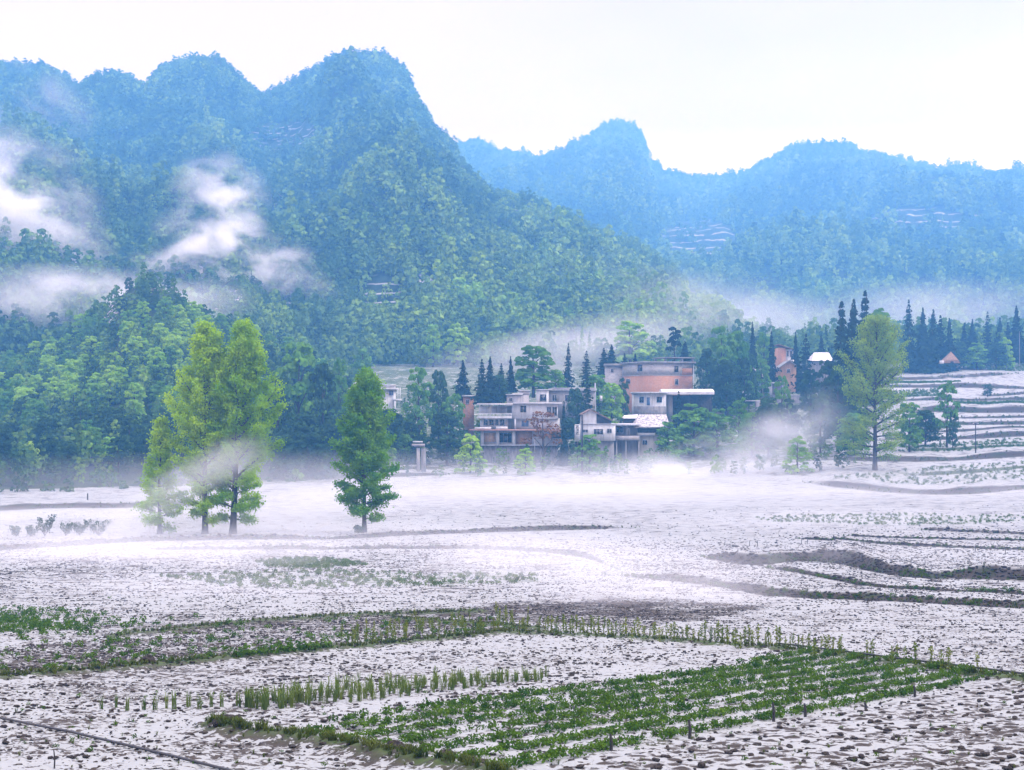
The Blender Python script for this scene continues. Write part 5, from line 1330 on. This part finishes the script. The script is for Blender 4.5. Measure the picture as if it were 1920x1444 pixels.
# --- earth clods / rocks on the corner of the near ridge
def rock_mesh(seed):
    r = np.random.default_rng(seed); nu, nv_ = 14, 9
    u = np.linspace(0, 2 * np.pi, nu, endpoint=False); v_ = np.linspace(.08, np.pi - .08, nv_)
    U, Vv = np.meshgrid(u, v_); d = np.stack([np.cos(U) * np.sin(Vv), np.sin(U) * np.sin(Vv), np.cos(Vv)], -1)
    k = 1 + .55 * fbm(d[..., 0] * 1.3 + seed * 3.1, d[..., 1] * 1.3 + d[..., 2] * 1.1, 3)
    co = d * k[..., None] * np.array([1, .8, .75])
    i = np.arange(nv_ - 1)[:, None] * nu + np.arange(nu)[None]; j = np.arange(nv_ - 1)[:, None] * nu + (np.arange(nu)[None] + 1) % nu
    f = np.stack([i, i + nu, j + nu, j], -1).reshape(-1, 4)
    return mesh_np('rock', co.reshape(-1, 3), f, True)
M_ROCK = simple_mat('earthy_rock', (.013, .011, .0105), (.046, .039, .036), 2.5, .95, .1, .6)
for i, (px, py, rr, lb) in enumerate([(421, 1369, .16, 'dark lump of earth left of a peaked one at the ridge corner'), (440, 1368, .19, 'peaked brown lump of earth at the left corner of the near ridge'), (408, 1373, .10, 'small flat clod at the very tip of the near ridge'),
                                      (739, 1423, .17, 'rounded dark stone on the near ridge, left of two close stones'), (766, 1420, .18, 'upright dark stone on the near ridge, right of two close stones'), (836, 1432, .17, 'flat wide stone on the near ridge past the two close stones'), (882, 1440, .13, 'pointed brown stone at the bottom end of the near ridge'), (906, 1440, .13, 'black rounded stone at the bottom end of the near ridge'), (278, 1250, .22, 'dark clump of earth on the ridge left of the round green plants')]):
    o = link('rock', rock_mesh(i + 2), None, M_ROCK, gpt(px, py) + np.array([0, 0, rr * .35])); o.scale = (rr, rr, rr); tag(o, lb, 'rock')
# --- earth clods standing out of the snow, thick in the dark plots, in planting rows at bottom right
def clod(seed):
    me = rock_mesh(seed); co = np.zeros(len(me.vertices) * 3, np.float32); me.vertices.foreach_get('co', co); co = co.reshape(-1, 3) * np.array([1.35, 1, .62])
    me.vertices.foreach_set('co', co.ravel()); me.materials.append(M_ROCK); return me
clod_col = bpy.data.collections.new('clod_sources')
for k in range(4): clod_col.objects.link(bpy.data.objects.new('clod%d_source' % k, clod(40 + k)))
cp = []; cs = []
U = np.random.default_rng(17)
n_ = 230000
yy = 26 * (215 / 26.) ** (U.random(n_) ** .62); xx = (U.random(n_) * 2 - 1) * (.345 * yy + 2)
zb_ = z_base(xx, yy); px_, py_ = PX(xx, yy), PY(yy, zb_)
cl_ = fbm(xx / 2.6, yy / 2.6, 3); wob_ = .25 * fbm(xx / 9, yy / 9, 2)
r1_ = np.abs(((xx * -.45 + yy * .89) / .62 + wob_) % 1 - .5); r2_ = np.abs(((xx * .10 + yy * .99) / 1.5 + wob_) % 1 - .5); rowp = np.where(yy < 62, r1_, r2_)
ins = lambda P: in_poly(px_, py_, P)
pr = (.28 + .60 * cl_) * np.where(rowp < .2, 1.9, .45)
pr = np.where(ins(P_LEFT), pr + .35, pr); pr = np.where(ins(P_SOIL), pr + .3, pr); pr = np.where(ins(P_RIGHT), .0, pr); pr = np.where(ins(P_GREEN), pr * .4, pr)
pr *= 1 - .8 * sst(130, 200, yy)
dz_, fc_ = banks(xx, yy); pr = np.maximum(pr, .8 * (fc_ > .5))
k_ = U.random(n_) < pr
cp.append(np.stack([xx[k_], yy[k_]], -1)); cs.append((.015 + .045 * U.random(k_.sum()) ** 2.6) * (1 + .9 * sst(60, 150, yy[k_])) * (1 + 1.2 * (fc_[k_] > .5)))
# planting holes in rows
b0 = gpt(1000, 1440)[:2]; q2 = []
for row in range(-40, 40):
    for q in np.arange(-20, 40, .36):
        c_ = b0 + dv * (q + .07 * r5.normal()) + nv * (row * .52 + .05 * r5.normal())
        if c_[1] > 22: q2.append(c_)
q2 = np.array(q2); a_, b_ = PX(q2[:, 0], q2[:, 1]), PY(q2[:, 1], z_base(q2[:, 0], q2[:, 1]))
m_ = in_poly(a_, b_, P_RIGHT) & (a_ < 1990) & (b_ < 1500) & (r5.random(len(q2)) < .85)
cp.append(q2[m_]); cs.append(.028 + .055 * r5.random(m_.sum()) ** 1.5)
cp = np.vstack(cp); cs = np.concatenate(cs)
scatter('earth_clods', np.column_stack([cp, ground_z(cp[:, 0], cp[:, 1]) + .01]), cs, np.zeros(len(cp)), U.integers(0, 4, len(cp)), clod_col, 'dark clods of earth standing out of the snow all over the ploughed plots', 'earth clods')
print('clods', len(cp))
# --- rough grass and scrub on the terrace banks
gx_, gy_ = [], []
for xx_, dd_, h_, wd_, run_, tp_, nn_ in _BK:
    m = int((xx_[-1] - xx_[0]) * .8); q = U.random(m); uu = xx_[0] + q * (xx_[-1] - xx_[0]); d_ = np.interp(uu, xx_, dd_) + wd_ * (U.random(m) * 1.6)
    ok_ = (uu > -60) & (uu < 1990) & (U.random(m) < .35 + .8 * fbm(uu / 70., d_ / 10., 2)); gx_.append(((uu - 960) / F * d_)[ok_]); gy_.append(d_[ok_])
gx_ = np.concatenate(gx_); gy_ = np.concatenate(gy_)
scatter('bank_scrub', np.stack([gx_, gy_, ground_z(gx_, gy_)], -1), (.5 + .9 * U.random(len(gx_))) * (1 + .8 * sst(200, 330, gy_)), np.zeros(len(gx_)), np.where(U.random(len(gx_)) < .35, U.integers(0, 4, len(gx_)), U.integers(4, 8, len(gx_))), crop_col, 'rough grass and low scrub on the faces of the terrace banks', 'scrub')
# --- stakes
for i, (px, py, hh, lb) in enumerate([(1145, 1408, .30, 'short dark stake at the lower edge of the vegetable plot, leftmost'), (1292, 1384, .34, 'dark stake at the plot edge under the middle of the rows'), (1449, 1354, .40, 'stoutest dark stake on the lower plot edge'), (1508, 1346, .30, 'thin stake just right of the stoutest one'), (1621, 1330, .15, 'tiny twig stake below the right half of the vegetable plot'), (1713, 1308, .28, 'stake near the right end of the lower plot edge'), (104, 1440, .30, 'thin brown twig at the bottom left of the field')]):
    b = gpt(px, py); v, f = tubes([(np.array([(0, 0, -.1), (.01, 0, hh * .5), (-.01, .01, hh)]), np.array([.035, .03, .022]) * (.45 if i == 6 else 1))], 6)
    o = link('stake', mesh_np('stake', v, f), None, MW['dark'], b); tag(o, lb, 'stake')
for i, (px, py) in enumerate([(1405, 1024), (1420, 1024), (1502, 1021), (1513, 1021), (1642, 1028), (1828, 1034), (1884, 1040)]):
    b = gpt(px, py); v, f = tubes([(np.array([(0, 0, -.2), (0, 0, .25), (.02, 0, .55)]), np.array([.03, .03, .02]))], 5)
    o = link('fence_post', mesh_np('fence_post', v, f), None, MW['dark'], b); tag(o, 'thin upright post along the field edge above the curved bank', 'post', 'thin posts above the curved bank')
# --- black hoses across the plots
def hose(label, pl, rad, lift):
    pl = np.array(pl, float); P = []
    for k in np.linspace(0, len(pl) - 1, 60):
        j = min(int(k), len(pl) - 2); q = pl[j] + (pl[j + 1] - pl[j]) * (k - j); g = gpt(*q); g[2] += lift; P.append(g)
    P = np.array(P); kk = np.ones(5) / 5
    P[2:-2, 2] = np.convolve(P[:, 2], kk, 'valid')
    v, f = tubes([(P, np.full(len(P), rad))], 7)
    s = NT('black_rubber'); s.principled((.012, .012, .014), .5, .4)
    o = link('hose', mesh_np('hose', v, f, True), None, s.m); tag(o, label, 'hose')
hose('black hose lying across the snowy furrows at bottom left', [(-60, 1338), (60, 1362), (130, 1376), (240, 1402), (330, 1424), (440, 1452), (520, 1475)], .026, .05)
hose('thin black hose running along the plot edge at right', [(1455, 1217), (1500, 1221), (1560, 1229), (1680, 1246), (1800, 1261), (1920, 1277), (2000, 1288)], .03, .10)
# ================================================================== AIR
def haze_box():
    x0, x1, y0, y1, z0, z1 = -1900, 1900, -60, 2600, -3, 330
    v = [(x, y, z) for z in (z0, z1) for y in (y0, y1) for x in (x0, x1)]
    f = [(0, 2, 3, 1), (4, 5, 7, 6), (0, 1, 5, 4), (2, 6, 7, 3), (0, 4, 6, 2), (1, 3, 7, 5)]
    me = mesh_np('haze', v, f)
    s = NT('valley_haze'); p = s.n('ShaderNodeVolumePrincipled')
    p.inputs['Color'].default_value = (.15, .48, 1.0, 1); p.inputs['Density'].default_value = HAZE
    p.inputs['Absorption Color'].default_value = (.60, .30, 0, 1); p.inputs['Anisotropy'].default_value = 0.1
    s.l(p.outputs[0], s.out.inputs['Volume'])
    tag(link('haze', me, mat=s.m), kind='stuff')
HAZE = .00053
haze_box()
# ---- drifting mist: soft ellipsoids of real fog
_ms = None
def mist(label, px, py, d, rx, ry, rz, dens, tilt=0.0, nsc=None, cut=(.38, .62), yaw=0.0, col=(.80, .80, .84)):
    global _ms
    if _ms is None:
        import bmesh
        bm = bmesh.new(); bmesh.ops.create_icosphere(bm, subdivisions=3, radius=1.0); _ms = bpy.data.meshes.new('mist'); bm.to_mesh(_ms); bm.free()
    me = _ms.copy()
    s = NT('mist'); o = s.obj()
    ln = s.n('ShaderNodeVectorMath', operation='LENGTH'); s.l(o, ln.inputs[0])
    fall = s.rng(ln.outputs['Value'], .15, .97, 1.0, 0.0)
    n = s.noise(s.scale(s.pos(), (.8, 1, 1.3)), nsc or 2.2 / max(rx, rz), 6, .62, .5)
    f = s.math('MULTIPLY', fall, s.rng(n, cut[0], cut[1]))
    p = s.n('ShaderNodeVolumePrincipled'); p.inputs['Color'].default_value = (*col, 1); p.inputs['Anisotropy'].default_value = .1
    p.inputs['Absorption Color'].default_value = (.5, .5, .5, 1)
    s.l(s.math('MULTIPLY', f, dens), p.inputs['Density']); s.l(p.outputs[0], s.out.inputs['Volume'])
    ob = link('mist', me, None, s.m, W(px, py, d) if d else gpt(px, py) + np.array([0, 0, rz * .35])); ob.scale = (rx, ry, rz); ob.rotation_euler = (0, -tilt, yaw)
    tag(ob, label, 'mist', None, 'stuff')
G = 'low fog lying on the valley fields'
mist(G, 900, 905, 250, 150, 62, 6.0, .013, 0, .02, (.25, .6))
mist(G, 1100, 935, 232, 70, 26, 3.4, .018, 0, .03, (.25, .6))
mist(G, 150, 975, 205, 50, 16, 3.0, .030, 0, .04, (.25, .55))
mist(G, 1800, 935, 235, 40, 12, 2.6, .045, 0, .05, (.25, .55))
mist(G, 560, 950, 212, 30, 18, 3.5, .020, 0, .05, (.25, .6))
mist('wisp of mist rising before the village bushes', 1400, 845, 270, 24, 9, 6.5, .115, .28, .07)
mist('wisp of mist rising before the village bushes', 1300, 870, 268, 22, 9, 4.2, .08, .1, .07)
mist('wisp of mist rising before the village bushes', 1480, 800, 276, 14, 8, 6.5, .07, .5, .09)
mist('mist drifting through the lower crowns of the tall pair', 320, 925, 173.5, 9.5, 3.2, 3.6, .20, .55, .14, (.34, .62))
mist('mist drifting through the lower crowns of the tall pair', 440, 862, 174, 6.5, 3.2, 3.6, .17, .25, .14, (.34, .62))
mist('mist drifting through the lower crowns of the tall pair', 260, 970, 173, 8, 3.2, 2.2, .13, .1, .14, (.34, .62))
M_ = 'thin veil of mist over the middle field'
mist(M_, 160, 1045, None, 30, 14, 2.4, 0.088, 0, .06, (.30, .6), col=(.74, .735, .78))
mist(M_, 1120, 1085, None, 17, 14, 2.2, 0.095, 0, .09, (.34, .62), col=(.74, .735, .78))
mist(M_, 1220, 1130, None, 10, 10, 1.8, 0.088, 0, .12, (.34, .62), col=(.74, .735, .78))
mist(M_, 800, 1035, None, 30, 13, 2.2, 0.061, 0, .07, (.34, .62), col=(.74, .735, .78))
mist(M_, 500, 1110, None, 20, 11, 1.6, 0.047, 0, .08, (.34, .62), col=(.74, .735, .78))
mist(M_, 90, 1005, None, 22, 8, 2.8, 0.108, 0, .07, (.34, .64), col=(.74, .735, .78))
mist(M_, 1180, 1120, None, 7, 9, 1.5, 0.081, 0, .14, (.36, .64), col=(.74, .735, .78))
mist(M_, 1010, 1058, None, 16, 12, 1.8, 0.047, 0, .09, (.36, .64), col=(.74, .735, .78))
mist(M_, 330, 1062, None, 22, 10, 1.4, 0.054, 0, .08, (.36, .64), col=(.74, .735, .78))
mist(M_, 520, 1000, None, 26, 10, 3.0, 0.081, 0, .07, (.34, .64), col=(.74, .735, .78))
mist(M_, 1500, 985, None, 40, 14, 2.2, 0.027, 0, .05, (.34, .64), col=(.74, .735, .78))
mist(M_, 1700, 1060, None, 20, 8, 1.2, 0.034, 0, .08, (.36, .66), col=(.74, .735, .78))
Y_ = 'forked white wisp of mist on the main mountain'
mist(Y_, 412, 380, 530, 20.7, 9, 21.8, 0.143, .4, .085, (.42, .66), col=(.95, .94, .98))
mist(Y_, 385, 450, 530, 27.6, 9, 19.5, 0.121, .7, .08, (.42, .66), col=(.95, .94, .98))
mist(Y_, 460, 482, 525, 39.1, 9, 13.8, 0.143, -.3, .08, (.42, .66), col=(.95, .94, .98))
mist(Y_, 335, 500, 525, 34.5, 9, 13.8, 0.121, .45, .08, (.42, .66), col=(.95, .94, .98))
C_ = 'bank of cloud clinging to the mountain at the left edge'
mist(C_, -10, 380, 530, 43.7, 12, 36.8, 0.119, -.5, .045, (.42, .66), col=(.95, .94, .98))
mist(C_, 85, 430, 530, 32.2, 10, 18.4, 0.097, -.6, .06, (.42, .66), col=(.95, .94, .98))
mist(C_, 20, 470, 530, 39.1, 9, 11.5, 0.050, 0, .05, (.40, .66), col=(.95, .94, .98))
mist('pale mist behind the near wooded knoll', 150, 560, 455, 52, 12, 12, .15, -.05, .05, (.34, .64))
mist('pale mist behind the near wooded knoll', 380, 560, 460, 30, 10, 8, .06, .1, .06, (.38, .66))
mist(C_, 30, 185, 780, 50, 18, 26, .05, -.4, .03, (.38, .66), col=(.95, .94, .98))
mist('pale mist where the wooded spur sinks to the valley', 1330, 590, 560, 52, 26, 20, .030, -.1, .03, (.34, .66))
mist('pale mist where the wooded spur sinks to the valley', 1180, 560, 600, 46, 22, 22, .012, -.2, .03, (.34, .66))
V_ = 'pale mist pooled in the valley below the far ridge'
mist(V_, 1350, 610, 760, 80, 60, 22, .012, 0, .012, (.3, .6))
mist(V_, 1780, 590, 760, 90, 60, 22, .010, 0, .012, (.3, .6))
mist(V_, 1000, 665, 450, 40, 18, 9, .05, .1, .03, (.32, .6))
mist(V_, 1150, 635, 500, 44, 18, 12, .035, .1, .03, (.32, .6))
B_ = 'blue mountain air hanging before the slopes'
mist(B_, 500, 400, 640, 430, 130, 170, .0011, 0, .004, (.05, .45), 0.0, (.15, .48, 1.0))
mist(B_, 1500, 420, 1150, 620, 330, 300, .0009, 0, .003, (.05, .45), 0.0, (.18, .48, 1.0))
